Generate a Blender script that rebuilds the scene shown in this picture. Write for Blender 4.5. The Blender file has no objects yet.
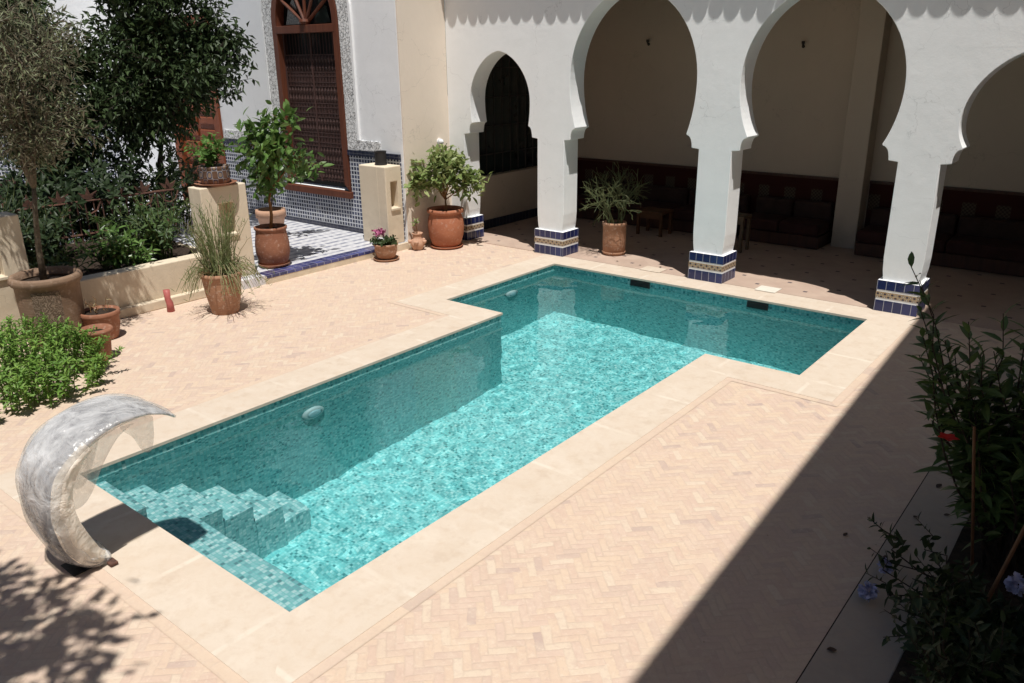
import bpy, bmesh, math, random
import numpy as np
from mathutils import Vector, Matrix
from mathutils.geometry import tessellate_polygon

PI = math.pi
S = 0.7                       # layout units -> metres, applied to every top-level object at the end
CAMXYZ = (7.2800, -2.5530, 3.6); CAMP = (0.67998, -0.34183, -0.01076, 797.45)
scene = bpy.context.scene
COL = scene.collection
R = random.Random(7)

# ------------------------------------------------------------------ node helper
class NT:
    def __init__(self, name):
        self.m = bpy.data.materials.new(name)
        self.m.use_nodes = True
        self.t = self.m.node_tree
        self.t.nodes.clear()
        self.out = self.t.nodes.new('ShaderNodeOutputMaterial')
    def n(self, typ, **kw):
        nd = self.t.nodes.new(typ)
        for k, v in kw.items():
            setattr(nd, k, v)
        return nd
    def put(self, sock, v):
        if hasattr(v, 'is_linked') or isinstance(v, bpy.types.NodeSocket):
            self.t.links.new(v, sock)
        elif v is not None:
            if isinstance(v, (tuple, list)) and len(v) == 3 and sock.type == 'RGBA':
                v = tuple(v) + (1,)
            sock.default_value = v
    def math(self, op, a, b=None, c=None, clamp=False):
        nd = self.n('ShaderNodeMath', operation=op); nd.use_clamp = clamp
        self.put(nd.inputs[0], a)
        if b is not None: self.put(nd.inputs[1], b)
        if c is not None: self.put(nd.inputs[2], c)
        return nd.outputs[0]
    def uv(self):
        return self.n('ShaderNodeUVMap', uv_map='UVMap').outputs[0]
    def obj(self):
        return self.n('ShaderNodeTexCoord').outputs['Object']
    def sep(self, v):
        nd = self.n('ShaderNodeSeparateXYZ'); self.put(nd.inputs[0], v); return nd.outputs
    def comb(self, x, y=0.0, z=0.0):
        nd = self.n('ShaderNodeCombineXYZ')
        for i, q in enumerate((x, y, z)): self.put(nd.inputs[i], q)
        return nd.outputs[0]
    def noise(self, v, scale, detail=3.0, rough=0.55, out='Fac', dist=0.0):
        nd = self.n('ShaderNodeTexNoise')
        self.put(nd.inputs['Vector'], v); nd.inputs['Scale'].default_value = scale
        nd.inputs['Detail'].default_value = detail; nd.inputs['Roughness'].default_value = rough
        nd.inputs['Distortion'].default_value = dist
        return nd.outputs[out]
    def white(self, v, out='Value'):
        nd = self.n('ShaderNodeTexWhiteNoise', noise_dimensions='3D'); self.put(nd.inputs['Vector'], v)
        return nd.outputs[out]
    def voro(self, v, scale, feature='F1', out='Distance'):
        nd = self.n('ShaderNodeTexVoronoi', feature=feature); self.put(nd.inputs['Vector'], v)
        nd.inputs['Scale'].default_value = scale
        return nd.outputs[out]
    def ramp(self, f, stops, interp='LINEAR'):
        nd = self.n('ShaderNodeValToRGB'); cr = nd.color_ramp; cr.interpolation = interp
        while len(cr.elements) < len(stops): cr.elements.new(0.5)
        for e, (p, c) in zip(cr.elements, stops):
            e.position = p; e.color = tuple(c) + (1,) if len(c) == 3 else c
        self.put(nd.inputs[0], f)
        return nd.outputs[0]
    def step(self, f, a, b, lo=0.0, hi=1.0):
        nd = self.n('ShaderNodeMapRange'); nd.clamp = True
        self.put(nd.inputs[0], f)
        for i, q in enumerate((a, b, lo, hi)): self.put(nd.inputs[i + 1], q)
        return nd.outputs[0]
    def mix(self, f, a, b, blend='MIX'):
        nd = self.n('ShaderNodeMix', data_type='RGBA', blend_type=blend)
        self.put(nd.inputs[0], f); self.put(nd.inputs[6], a); self.put(nd.inputs[7], b)
        return nd.outputs[2]
    def vadd(self, a, b):
        nd = self.n('ShaderNodeVectorMath', operation='ADD'); self.put(nd.inputs[0], a); self.put(nd.inputs[1], b)
        return nd.outputs[0]
    def vscale(self, a, s):
        nd = self.n('ShaderNodeVectorMath', operation='SCALE'); self.put(nd.inputs[0], a); nd.inputs[3].default_value = s
        return nd.outputs[0]
    def bump(self, h, strength=0.3, dist=0.02, normal=None):
        nd = self.n('ShaderNodeBump'); nd.inputs['Strength'].default_value = strength
        nd.inputs['Distance'].default_value = dist; self.put(nd.inputs['Height'], h)
        if normal is not None: self.put(nd.inputs['Normal'], normal)
        return nd.outputs[0]
    def bsdf(self, color, rough=0.7, normal=None, metal=0.0, spec=0.3, **kw):
        nd = self.n('ShaderNodeBsdfPrincipled')
        self.put(nd.inputs['Base Color'], color); self.put(nd.inputs['Roughness'], rough)
        self.put(nd.inputs['Metallic'], metal); self.put(nd.inputs['Specular IOR Level'], spec)
        if normal is not None: self.put(nd.inputs['Normal'], normal)
        for k, v in kw.items(): self.put(nd.inputs[k], v)
        return nd.outputs[0]
    def mixs(self, f, a, b):
        nd = self.n('ShaderNodeMixShader'); self.put(nd.inputs[0], f); self.put(nd.inputs[1], a); self.put(nd.inputs[2], b)
        return nd.outputs[0]
    def done(self, shader):
        self.t.links.new(shader, self.out.inputs[0]); return self.m

M = {}
def plaster(name, base, stain, amt=0.5, bump=0.35):
    t = NT(name); o = t.obj()
    big = t.noise(o, 0.9, 4, 0.6); mid = t.noise(o, 5, 5, 0.65); fine = t.noise(o, 45, 3, 0.6)
    sx = t.sep(o)
    streak = t.noise(t.comb(t.math('MULTIPLY', sx[0], 6), t.math('MULTIPLY', sx[1], 6), t.math('MULTIPLY', sx[2], .5)), 1, 4, 0.6)
    c = t.mix(t.math('MULTIPLY', t.step(big, .35, .7), amt), base, stain)
    c = t.mix(t.math('MULTIPLY', t.step(streak, .5, .75), amt * .5), c, stain)
    c = t.mix(t.step(mid, .3, .75, 0, .22), c, tuple(q * .86 for q in base))
    low = t.step(sx[2], .02, .9, .5, 0); c = t.mix(t.math('MULTIPLY', low, t.step(mid, .35, .7)), c, tuple(q * .72 for q in stain))
    crk = t.step(t.voro(t.vadd(o, t.vscale(t.noise(o, 3, 3, .6, 'Color'), .5)), 1.1, 'DISTANCE_TO_EDGE'), .002, .007, .35, 0)
    c = t.mix(t.math('MULTIPLY', crk, t.step(big, .5, .56)), c, tuple(q * .6 for q in stain))
    h = t.math('ADD', t.math('ADD', t.math('MULTIPLY', mid, 1.0), t.math('MULTIPLY', big, 2.5)), t.math('MULTIPLY', fine, .25))
    M[name] = t.done(t.bsdf(c, .85, t.bump(h, bump, .015), spec=.15))
plaster('white_plaster', (.91, .925, .94), (.83, .845, .865), .5, .2)
plaster('cool_plaster', (.89, .905, .93), (.79, .81, .84), .55, .2)
plaster('cream_plaster', (.72, .625, .49), (.63, .525, .39), .6, .3)
plaster('warm_plaster', (.84, .73, .62), (.79, .69, .59), .6, .2)
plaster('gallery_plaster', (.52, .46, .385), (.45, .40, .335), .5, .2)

def simple(name, col, rough=.6, var=.25, scale=8, bump=.2, metal=0.0, spec=.3, stain=None):
    t = NT(name); o = t.obj()
    nz = t.noise(o, scale, 5, .6)
    c = t.mix(t.step(nz, .3, .75), col, stain or tuple(q * (1 - var) for q in col))
    M[name] = t.done(t.bsdf(c, rough, t.bump(t.noise(o, scale * 4, 3), bump, .01), metal, spec))
simple('dark_metal', (.03, .028, .028), .5, .3, 10)
simple('rust_iron', (.16, .075, .05), .85, .6, 22, .5, stain=(.05, .03, .028))
simple('white_plastic', (.75, .76, .78), .35, .08)
simple('lens_glass', (.55, .72, .78), .2, .1)
simple('black_void', (.008, .008, .009), .6, .2)
simple('dark_glass', (.025, .035, .035), .08, .3, 3, .02, spec=.6)
simple('red_plastic', (.46, .13, .12), .5, .2)
simple('soil', (.055, .036, .025), .95, .5, 30, 1.0, stain=(.02, .014, .01))
simple('bark', (.20, .165, .12), .9, .5, 25, 1.0, stain=(.07, .055, .04))
simple('dark_bark', (.05, .038, .028), .9, .5, 25, 1.0)
simple('green_stem', (.12, .15, .05), .7, .4, 20)
simple('dry_stem', (.30, .15, .06), .7, .4, 20)
simple('bamboo', (.13, .065, .032), .6, .4, 14)
simple('sofa_fabric', (.05, .02, .018), .9, .5, 5)
simple('cushion_fabric', (.05, .03, .025), .9, .4, 6)
simple('pale_wood', (.15, .11, .07), .6, .4, 9)
simple('orange_wood', (.13, .06, .028), .6, .4, 9)
simple('cloth_white', (.75, .74, .72), .85, .1, 6)
simple('red_petal', (.5, .02, .015), .6, .2)
simple('blue_petal', (.45, .48, .70), .6, .25)
simple('pink_petal', (.45, .12, .25), .6, .25)
simple('white_petal', (.8, .8, .82), .6, .1)
simple('green_tile', (.05, .14, .08), .35, .5, 9)
simple('dry_leaf', (.10, .065, .05), .85, .5, 20)
simple('lid_stone', (.72, .68, .60), .6, .12, 14)

def terracotta(name, a, b, lime=.5):
    t = NT(name); o = t.obj(); z = t.sep(o)[2]
    n1 = t.noise(o, 4, 5, .65); n2 = t.noise(o, 18, 4, .6)
    c = t.mix(t.step(n1, .35, .7), a, b)
    c = t.mix(t.math('MULTIPLY', t.step(n2, .55, .75), lime), c, (.62, .50, .42))
    rings = t.math('SINE', t.math('MULTIPLY', z, 180))
    h = t.math('ADD', t.math('MULTIPLY', n2, .6), t.math('MULTIPLY', rings, .06))
    M[name] = t.done(t.bsdf(c, .75, t.bump(h, .35, .012), spec=.25))
terracotta('terracotta', (.42, .165, .09), (.32, .115, .065), .3)
terracotta('brown_terracotta', (.30, .135, .08), (.22, .09, .055), .4)
terracotta('old_terracotta', (.42, .23, .14), (.30, .16, .10), .7)
terracotta('pale_terracotta', (.55, .34, .24), (.44, .25, .16), .5)
terracotta('big_clay', (.25, .165, .11), (.18, .115, .078), .3)

# painted Moroccan bowl: blue and white bands
t = NT('painted_bowl'); o = t.obj(); s = t.sep(o)
ang = t.math('ARCTAN2', s[1], s[0])
w = t.math('SINE', t.math('MULTIPLY', ang, 9)); zz = t.math('MULTIPLY', s[2], 26)
f = t.math('ADD', t.math('MULTIPLY', w, t.math('SINE', zz)), t.math('MULTIPLY', t.noise(o, 20), .4))
c = t.ramp(f, [(0, (.16, .09, .06)), (.2, (.42, .42, .45)), (.40, (.035, .04, .10)), (.75, (.30, .22, .16))], 'CONSTANT')
M['painted_bowl'] = t.done(t.bsdf(c, .3, spec=.5))

# engraved panel of the big clay jar
t = NT('engraved_clay'); uv = t.obj()
uv = t.vadd(uv, t.vscale(t.noise(uv, 8, 2, .5, 'Color'), .2)); wv = t.math('SINE', t.math('MULTIPLY', t.voro(uv, 11), 26)); f = t.step(wv, -.1, .3)
M['engraved_clay'] = t.done(t.bsdf(t.mix(f, (.14, .095, .065), (.29, .21, .15)), .8, t.bump(f, .8, .03)))

# herringbone brick deck ------------------------------------------------------
def herring(name, w=.06, border=False):
    t = NT(name); o = t.obj(); s = t.sep(o)
    wob = t.vadd(t.vscale(t.noise(o, 2.6, 2, .5, 'Color'), .05), t.vscale(t.noise(o, 22, 2, .5, 'Color'), .016)); wob = t.sep(wob)
    X = t.math('ADD', s[0], wob[0]); Y = t.math('ADD', s[1], wob[1])
    if not border:
        k = .70710678 / w
        x = t.math('MULTIPLY', t.math('ADD', X, Y), k); y = t.math('MULTIPLY', t.math('SUBTRACT', Y, X), k)
        i = t.math('FLOOR', x); j = t.math('FLOOR', y); fx = t.math('FRACT', x); fy = t.math('FRACT', y)
        kk = t.math('FLOORED_MODULO', t.math('SUBTRACT', i, j), 6.0)
        H = t.math('LESS_THAN', kk, 2.5); V = t.math('SUBTRACT', 1.0, H); k5 = t.math('SUBTRACT', 5.0, kk)
        u = t.math('ADD', t.math('MULTIPLY', H, t.math('ADD', kk, fx)), t.math('MULTIPLY', V, t.math('ADD', k5, fy)))
        v = t.math('ADD', t.math('MULTIPLY', H, fy), t.math('MULTIPLY', V, fx))
        idx = t.math('SUBTRACT', i, t.math('MULTIPLY', H, kk)); idy = t.math('SUBTRACT', j, t.math('MULTIPLY', V, k5))
        ident = t.comb(idx, idy, H); L = 3.0
    else:
        uu = t.sep(t.uv()); x = t.math('DIVIDE', uu[0], w * 3); y = t.math('DIVIDE', uu[1], w)
        u = t.math('MULTIPLY', t.math('FRACT', x), 3.0); v = t.math('FRACT', y)
        ident = t.comb(t.math('FLOOR', x), t.math('FLOOR', y), 0.0); L = 3.0
    e = t.math('MINIMUM', t.math('MINIMUM', u, t.math('SUBTRACT', L, u)), t.math('MINIMUM', v, t.math('SUBTRACT', 1.0, v)))
    e = t.math('ADD', e, t.math('MULTIPLY', t.math('SUBTRACT', t.noise(o, 40, 2), .5), .12))
    rnd = t.white(ident)
    big = t.noise(o, .55, 4, .6); med = t.noise(o, 7, 4, .65); fine = t.noise(o, 60, 3, .6)
    c = t.ramp(rnd, [(0, (.43, .33, .295)), (.05, (.535, .41, .34)), (.2, (.585, .445, .345)), (.42, (.615, .48, .365)), (.58, (.58, .445, .365)), (.78, (.565, .42, .335)), (.92, (.61, .50, .39)), (1, (.63, .53, .425))])
    c = t.mix(t.step(big, .35, .75, 0, .5), c, (.605, .465, .36))
    c = t.mix(t.step(med, .45, .75, 0, .6), c, (.64, .52, .41))
    c = t.mix(t.step(t.noise(o, 15, 4, .7), .48, .70, 0, .5), c, (.51, .375, .31))
    c = t.mix(t.step(t.noise(o, 28, 3, .7), .56, .72, 0, .5), c, (.66, .56, .47))
    if border: c = t.mix(.45, c, (.585, .465, .365))
    c = t.mix(t.step(fine, .56, .78, 0, .25), c, (.46, .35, .28))
    worn = t.noise(o, 3.4, 4, .7)
    jm = t.math('MULTIPLY', t.step(e, .04, .15, 1, 0), t.step(worn, .40, .60, .55, .03))
    c = t.mix(jm if not border else t.math('MULTIPLY', jm, .45), c, (.50, .39, .31))
    spots = t.step(t.voro(o, 5.0), .02, .05, .55, 0)
    c = t.mix(t.math('MULTIPLY', spots, t.step(t.noise(o, 2.2), .52, .6)), c, (.25, .17, .12))
    h = t.math('ADD', t.step(e, .0, .2), t.math('ADD', t.math('MULTIPLY', fine, .35), t.math('MULTIPLY', rnd, .4)))
    M[name] = t.done(t.bsdf(c, .72, t.bump(h, .22, .008), spec=.2))
herring('herringbone_brick'); herring('brick_row', .09, True)

# smooth coping -----------------------------------------------------------------
def coping(name, a, b, c3, joint=1.05):
    t = NT(name); o = t.obj(); s = t.sep(t.uv())
    big = t.noise(o, 1.1, 5, .6); med = t.noise(o, 6, 5, .65, dist=.6); fine = t.noise(o, 50, 2)
    c = t.mix(t.step(big, .32, .7), a, b)
    c = t.mix(t.step(med, .42, .8, 0, .7), c, c3)
    c = t.mix(t.step(t.noise(o, 2.6, 4, .65), .56, .70, 0, .55), c, (.67, .59, .50) if 'kerb' not in name else b)
    c = t.mix(t.step(t.noise(o, 10, 5, .7), .52, .72, 0, .35), c, (.52, .39, .28))
    c = t.mix(t.step(fine, .6, .8, 0, .15), c, (.45, .36, .27))
    j = t.math('ABSOLUTE', t.math('SUBTRACT', t.math('FRACT', t.math('DIVIDE', s[0], joint)), .5))
    j = t.math('ADD', j, t.math('MULTIPLY', t.math('SUBTRACT', med, .5), .02))
    jm = t.math('MULTIPLY', t.step(j, .47, .487, 0, .6), t.step(t.noise(o, 1.7, 2), .42, .58))
    c = t.mix(jm, c, (.70, .63, .54) if 'kerb' not in name else c3)
    wet = t.step(t.noise(o, 4, 4, .65), .55, .68, 0, .35); c = t.mix(wet, c, (.47, .36, .27))
    M[name] = t.done(t.bsdf(c, .62, t.bump(t.math('ADD', med, t.math('MULTIPLY', fine, .3)), .2, .01), spec=.25))
coping('coping_stone', (0.594, 0.499, 0.408), (0.629, 0.543, 0.454), (0.559, 0.454, 0.354))
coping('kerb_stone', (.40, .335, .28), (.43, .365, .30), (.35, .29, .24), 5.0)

# pool mosaic -------------------------------------------------------------------
def mosaic(name, ts, warp, bright, pale=0.0):
    t = NT(name); uv = t.uv()
    if warp:
        nz = t.noise(uv, 7, 2, .5, 'Color'); uv = t.vadd(uv, t.vscale(nz, warp))
        nz = t.noise(uv, 26, 1, .5, 'Color'); uv = t.vadd(uv, t.vscale(nz, warp * .4))
    s = t.sep(uv); x = t.math('DIVIDE', s[0], ts); y = t.math('DIVIDE', s[1], ts)
    fx = t.math('FRACT', x); fy = t.math('FRACT', y)
    r = t.white(t.comb(t.math('FLOOR', x), t.math('FLOOR', y), 1.0)); clump = t.noise(uv, 6, 3, .6)
    f = t.math('ADD', t.math('MULTIPLY', r, .78), t.math('MULTIPLY', clump, .28))
    if warp > .1: f = t.math('ADD', t.math('MULTIPLY', f, t.step(t.noise(t.uv(), .9, 3, .6), .38, .62, .45, .9)), t.step(t.noise(t.uv(), .9, 3, .6), .38, .62, .36, .06))
    b = bright
    p_ = pale
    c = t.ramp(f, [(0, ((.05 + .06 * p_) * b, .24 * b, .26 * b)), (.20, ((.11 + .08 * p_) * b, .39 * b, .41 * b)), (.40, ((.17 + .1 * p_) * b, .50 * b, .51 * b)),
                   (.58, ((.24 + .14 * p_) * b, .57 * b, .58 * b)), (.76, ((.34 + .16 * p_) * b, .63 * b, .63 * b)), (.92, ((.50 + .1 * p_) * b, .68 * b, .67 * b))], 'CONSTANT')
    e = t.math('MINIMUM', t.math('MINIMUM', fx, t.math('SUBTRACT', 1.0, fx)), t.math('MINIMUM', fy, t.math('SUBTRACT', 1.0, fy)))
    c = t.mix(t.step(e, .05, .12, .8, 0), c, (.24 * b, .48 * b, .46 * b))
    M[name] = t.done(t.bsdf(c, .25, t.bump(t.step(e, .04, .14), .3, .004), spec=.4))
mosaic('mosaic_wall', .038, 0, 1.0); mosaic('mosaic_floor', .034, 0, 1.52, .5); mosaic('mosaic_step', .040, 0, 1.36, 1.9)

# water ---------------------------------------------------------------------------
t = NT('pool_water'); o = t.obj()
gl = t.n('ShaderNodeBsdfGlass'); gl.inputs['IOR'].default_value = 1.33; gl.inputs['Roughness'].default_value = 0.0
gl.inputs['Color'].default_value = (.79, .985, 1.0, 1)
M['pool_water'] = t.done(gl.outputs[0])

# glazed tiles -----------------------------------------------------------------------
def grid_tile(name, tx, ty, col, grout, gw=.05, var=.35, rough=.2):
    t = NT(name); s = t.sep(t.uv()); x = t.math('DIVIDE', s[0], tx); y = t.math('DIVIDE', s[1], ty)
    fx = t.math('FRACT', x); fy = t.math('FRACT', y)
    r = t.white(t.comb(t.math('FLOOR', x), t.math('FLOOR', y), 2.0))
    c = t.mix(r, col, tuple(q * (1 - var) for q in col))
    c = t.mix(t.step(t.noise(t.obj(), 25, 3), .66, .78, 0, .25), c, (.35, .36, .42))
    e = t.math('MINIMUM', t.math('MULTIPLY', t.math('MINIMUM', fx, t.math('SUBTRACT', 1.0, fx)), tx),
               t.math('MULTIPLY', t.math('MINIMUM', fy, t.math('SUBTRACT', 1.0, fy)), ty))
    c = t.mix(t.step(e, gw * tx * .5, gw * tx, 1, 0), c, grout)
    M[name] = t.done(t.bsdf(c, rough, spec=.5))
grid_tile('blue_tile', .125, .185, (.022, .032, .13), (.36, .37, .42), .04)
grid_tile('edge_tile', .16, .16, (.075, .085, .26), (.24, .24, .32), .06, .6)
grid_tile('base_tile', .12, .2, (.022, .026, .055), (.12, .12, .14), .04)
# blue/white small-grid dado
t = NT('zellige_dado'); s = t.sep(t.uv()); x = t.math('DIVIDE', s[0], .085); y = t.math('DIVIDE', s[1], .085)
fx = t.math('FRACT', x); fy = t.math('FRACT', y); r = t.white(t.comb(t.math('FLOOR', x), t.math('FLOOR', y), 3.0))
e = t.math('MINIMUM', t.math('MINIMUM', fx, t.math('SUBTRACT', 1.0, fx)), t.math('MINIMUM', fy, t.math('SUBTRACT', 1.0, fy)))
c = t.ramp(r, [(0, (.03, .035, .06)), (.4, (.05, .06, .11)), (.75, (.08, .09, .15)), (.94, (.2, .21, .24))], 'CONSTANT')
c = t.mix(t.step(e, .10, .16, 1, 0), c, (.60, .62, .66))
M['zellige_dado'] = t.done(t.bsdf(c, .25, spec=.5))
# striped white and grey-blue terrace floor
t = NT('zellige_floor'); o = t.obj(); s = t.sep(o)
x = t.math('DIVIDE', s[0], .24); y = t.math('DIVIDE', s[1], .24)
fx = t.math('FRACT', x); r = t.white(t.comb(t.math('FLOOR', x), t.math('FLOOR', t.math('MULTIPLY', y, 3)), 1.0))
chk = t.math('LESS_THAN', t.math('FRACT', t.math('MULTIPLY', t.math('ADD', t.math('FLOOR', x), t.math('FLOOR', t.math('MULTIPLY', y, 3))), .5)), .25)
st = t.step(t.math('ABSOLUTE', t.math('SUBTRACT', fx, .5)), .16, .22)
c = t.mix(st, (.27, .28, .35), (.66, .66, .68))
c = t.mix(t.math('MULTIPLY', t.step(r, .5, .6), .7), c, (.64, .64, .67))
c = t.mix(t.math('MULTIPLY', chk, .15), c, (.12, .13, .2))
M['zellige_floor'] = t.done(t.bsdf(c, .35, spec=.4))
# ochre pattern band on the column feet
t = NT('ochre_band'); s = t.sep(t.uv())
a = t.math('SINE', t.math('MULTIPLY', s[0], 2 * PI / .10)); b = t.math('SINE', t.math('MULTIPLY', s[1], 2 * PI / .09))
f = t.math('ADD', t.math('MULTIPLY', a, b), t.math('MULTIPLY', t.noise(t.obj(), 30), .3))
c = t.ramp(t.step(f, -1, 1.3), [(0, (.03, .03, .06)), (.26, (.33, .23, .13)), (.5, (.46, .37, .26)), (.68, (.10, .06, .04)), (.82, (.50, .45, .38))], 'CONSTANT')
M['ochre_band'] = t.done(t.bsdf(c, .3, spec=.45))
# gallery floor: brick-toned tiles with small dark inlays
t = NT('inlay_floor'); o = t.obj(); s = t.sep(o)
x = t.math('DIVIDE', t.math('ADD', s[0], s[1]), .80); y = t.math('DIVIDE', t.math('SUBTRACT', s[1], s[0]), .80)
fx = t.math('ABSOLUTE', t.math('SUBTRACT', t.math('FRACT', x), .5)); fy = t.math('ABSOLUTE', t.math('SUBTRACT', t.math('FRACT', y), .5))
d = t.math('MAXIMUM', fx, fy); r = t.white(t.comb(t.math('FLOOR', x), t.math('FLOOR', y), 1.0))
c = t.mix(r, (.47, .35, .285), (.42, .31, .25)); c = t.mix(t.step(t.noise(o, 3, 4), .4, .7, 0, .5), c, (.55, .43, .345))
c = t.mix(t.step(d, .48, .49, 0, .3), c, (.40, .31, .25))
c = t.mix(t.step(t.math('ADD', fx, fy), .075, .09, 1, 0), c, (.10, .08, .09))
M['inlay_floor'] = t.done(t.bsdf(c, .6, spec=.25))
# carved stucco
t = NT('carved_stucco'); o = t.obj()
o = t.vadd(o, t.vscale(t.noise(o, 9, 2, .5, 'Color'), .12)); d = t.voro(o, 15, 'DISTANCE_TO_EDGE'); n2 = t.noise(o, 30, 3, .6, dist=2.2)
f = t.step(t.math('ADD', t.math('MULTIPLY', d, .8), t.math('MULTIPLY', n2, 1.0)), .44, .56)
M['carved_stucco'] = t.done(t.bsdf(t.mix(f, (.30, .30, .31), (.87, .88, .89)), .85, t.bump(f, 1.0, .05)))
# woods
def wood(name, a, b):
    t = NT(name); s = t.sep(t.obj())
    g = t.noise(t.comb(t.math('MULTIPLY', s[0], 20), t.math('MULTIPLY', s[1], 20), t.math('MULTIPLY', s[2], 1.5)), 1, 5, .6)
    M[name] = t.done(t.bsdf(t.mix(t.step(g, .3, .7), a, b), .5, t.bump(g, .2, .01), spec=.35))
wood('red_wood', (.15, .05, .026), (.095, .03, .017)); wood('dark_wood', (.075, .03, .02), (.04, .018, .013))
wood('lattice_wood', (.085, .045, .04), (.05, .028, .025)); wood('door_wood', (.27, .075, .03), (.17, .045, .018))
# embroidered wall hanging behind the sofas
t = NT('wall_textile'); s = t.sep(t.uv())
fx = t.math('FRACT', t.math('DIVIDE', s[0], .55)); ax = t.math('ABSOLUTE', t.math('SUBTRACT', fx, .5))
inn = t.math('MULTIPLY', t.step(ax, .20, .22, 1, 0), t.step(s[1], .72, .74)); inn = t.math('MULTIPLY', inn, t.step(s[1], 1.02, 1.05, 1, 0))
pat = t.math('MULTIPLY', t.math('SINE', t.math('MULTIPLY', s[0], 90)), t.math('SINE', t.math('MULTIPLY', s[1], 90)))
c = t.mix(inn, (.045, .015, .013), t.mix(t.step(pat, -.2, .3), (.05, .035, .028), (.09, .075, .055)))
M['wall_textile'] = t.done(t.bsdf(c, .9, spec=.1))

# leaves --------------------------------------------------------------------------------
def leaf(name, a, b, back=None, rough=.45, trans=.3, spec=.35):
    t = NT(name)
    r = t.n('ShaderNodeNewGeometry').outputs['Random Per Island']
    c = t.mix(r, a, b); c = t.mix(t.step(t.noise(t.obj(), 2.2, 2), .35, .65, 0, .5), c, tuple(q * .6 for q in a))
    if back:
        c = t.mix(t.n('ShaderNodeNewGeometry').outputs['Backfacing'], c, back)
    p = t.bsdf(c, rough, spec=spec)
    tl = t.n('ShaderNodeBsdfTranslucent'); t.put(tl.inputs[0], t.mix(.5, c, (.2, .32, .04), 'MULTIPLY') if False else c)
    M[name] = t.done(t.mixs(trans, p, tl.outputs[0]))
leaf('olive_leaf', (.13, .155, .08), (.20, .215, .115), (.24, .23, .17), .6, .15)
leaf('pale_leaf', (.20, .29, .085), (.36, .40, .17), rough=.45, spec=.4)
leaf('mid_leaf', (.055, .105, .032), (.10, .16, .05), rough=.45, spec=.4)
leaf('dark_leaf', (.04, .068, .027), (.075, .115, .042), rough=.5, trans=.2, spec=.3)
leaf('citrus_leaf', (.085, .175, .04), (.17, .28, .075), rough=.35, spec=.45)
leaf('bright_leaf', (.13, .27, .045), (.27, .42, .09), rough=.5)
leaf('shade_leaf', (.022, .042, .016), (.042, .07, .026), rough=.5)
leaf('fern_leaf', (.085, .185, .035), (.15, .27, .06), rough=.55)
leaf('grey_leaf', (.19, .25, .09), (.34, .36, .18), rough=.6)
leaf('straw_leaf', (.30, .24, .13), (.40, .33, .19), rough=.8)
leaf('pencil_leaf', (.11, .14, .06), (.19, .20, .09), rough=.6)

# fountain wrap -----------------------------------------------------------------------
def film(name, col, alpha, rough=.25):
    t = NT(name); o = t.obj()
    n1 = t.noise(o, 5, 4, .6, dist=.8); n2 = t.noise(o, 11, 3, .6, dist=1.2)
    nrm = t.bump(t.math('ADD', n1, t.math('MULTIPLY', n2, .4)), .5, .04)
    p = t.bsdf(t.mix(t.step(n1, .4, .65), col, tuple(min(1, q * 1.25) for q in col)), rough, nrm, spec=.6)
    tr = t.n('ShaderNodeBsdfTransparent'); tr.inputs[0].default_value = (.95, .95, .93, 1)
    a = t.step(t.math('ADD', n1, t.math('MULTIPLY', n2, .3)), .45, .85, alpha - .15, alpha + .25)
    M[name] = t.done(t.mixs(a, tr.outputs[0], p))
film('clear_film', (.74, .74, .75), .34, .16); film('cream_film', (.80, .74, .66), .8, .4)
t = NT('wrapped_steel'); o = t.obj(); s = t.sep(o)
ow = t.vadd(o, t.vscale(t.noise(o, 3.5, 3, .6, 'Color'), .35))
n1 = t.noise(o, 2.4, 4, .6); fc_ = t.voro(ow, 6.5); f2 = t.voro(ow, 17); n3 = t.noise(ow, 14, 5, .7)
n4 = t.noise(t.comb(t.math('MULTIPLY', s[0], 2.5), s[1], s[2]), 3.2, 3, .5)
k = t.math('ADD', t.math('ADD', t.math('MULTIPLY', t.math('SUBTRACT', s[2], .75), .13), t.math('MULTIPLY', t.noise(o, 2.0, 2, .45), .62)), t.math('ADD', t.math('MULTIPLY', n4, .3), t.math('MULTIPLY', n3, .06)))  # height term paints the lit top and shaded lower bulge into the colour
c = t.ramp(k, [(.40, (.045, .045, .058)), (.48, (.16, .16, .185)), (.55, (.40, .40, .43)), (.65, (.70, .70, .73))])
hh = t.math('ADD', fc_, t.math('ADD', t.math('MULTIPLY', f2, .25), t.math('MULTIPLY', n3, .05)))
M['wrapped_steel'] = t.done(t.bsdf(c, .24, t.bump(hh, .6, .05), .1, .75))
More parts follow.
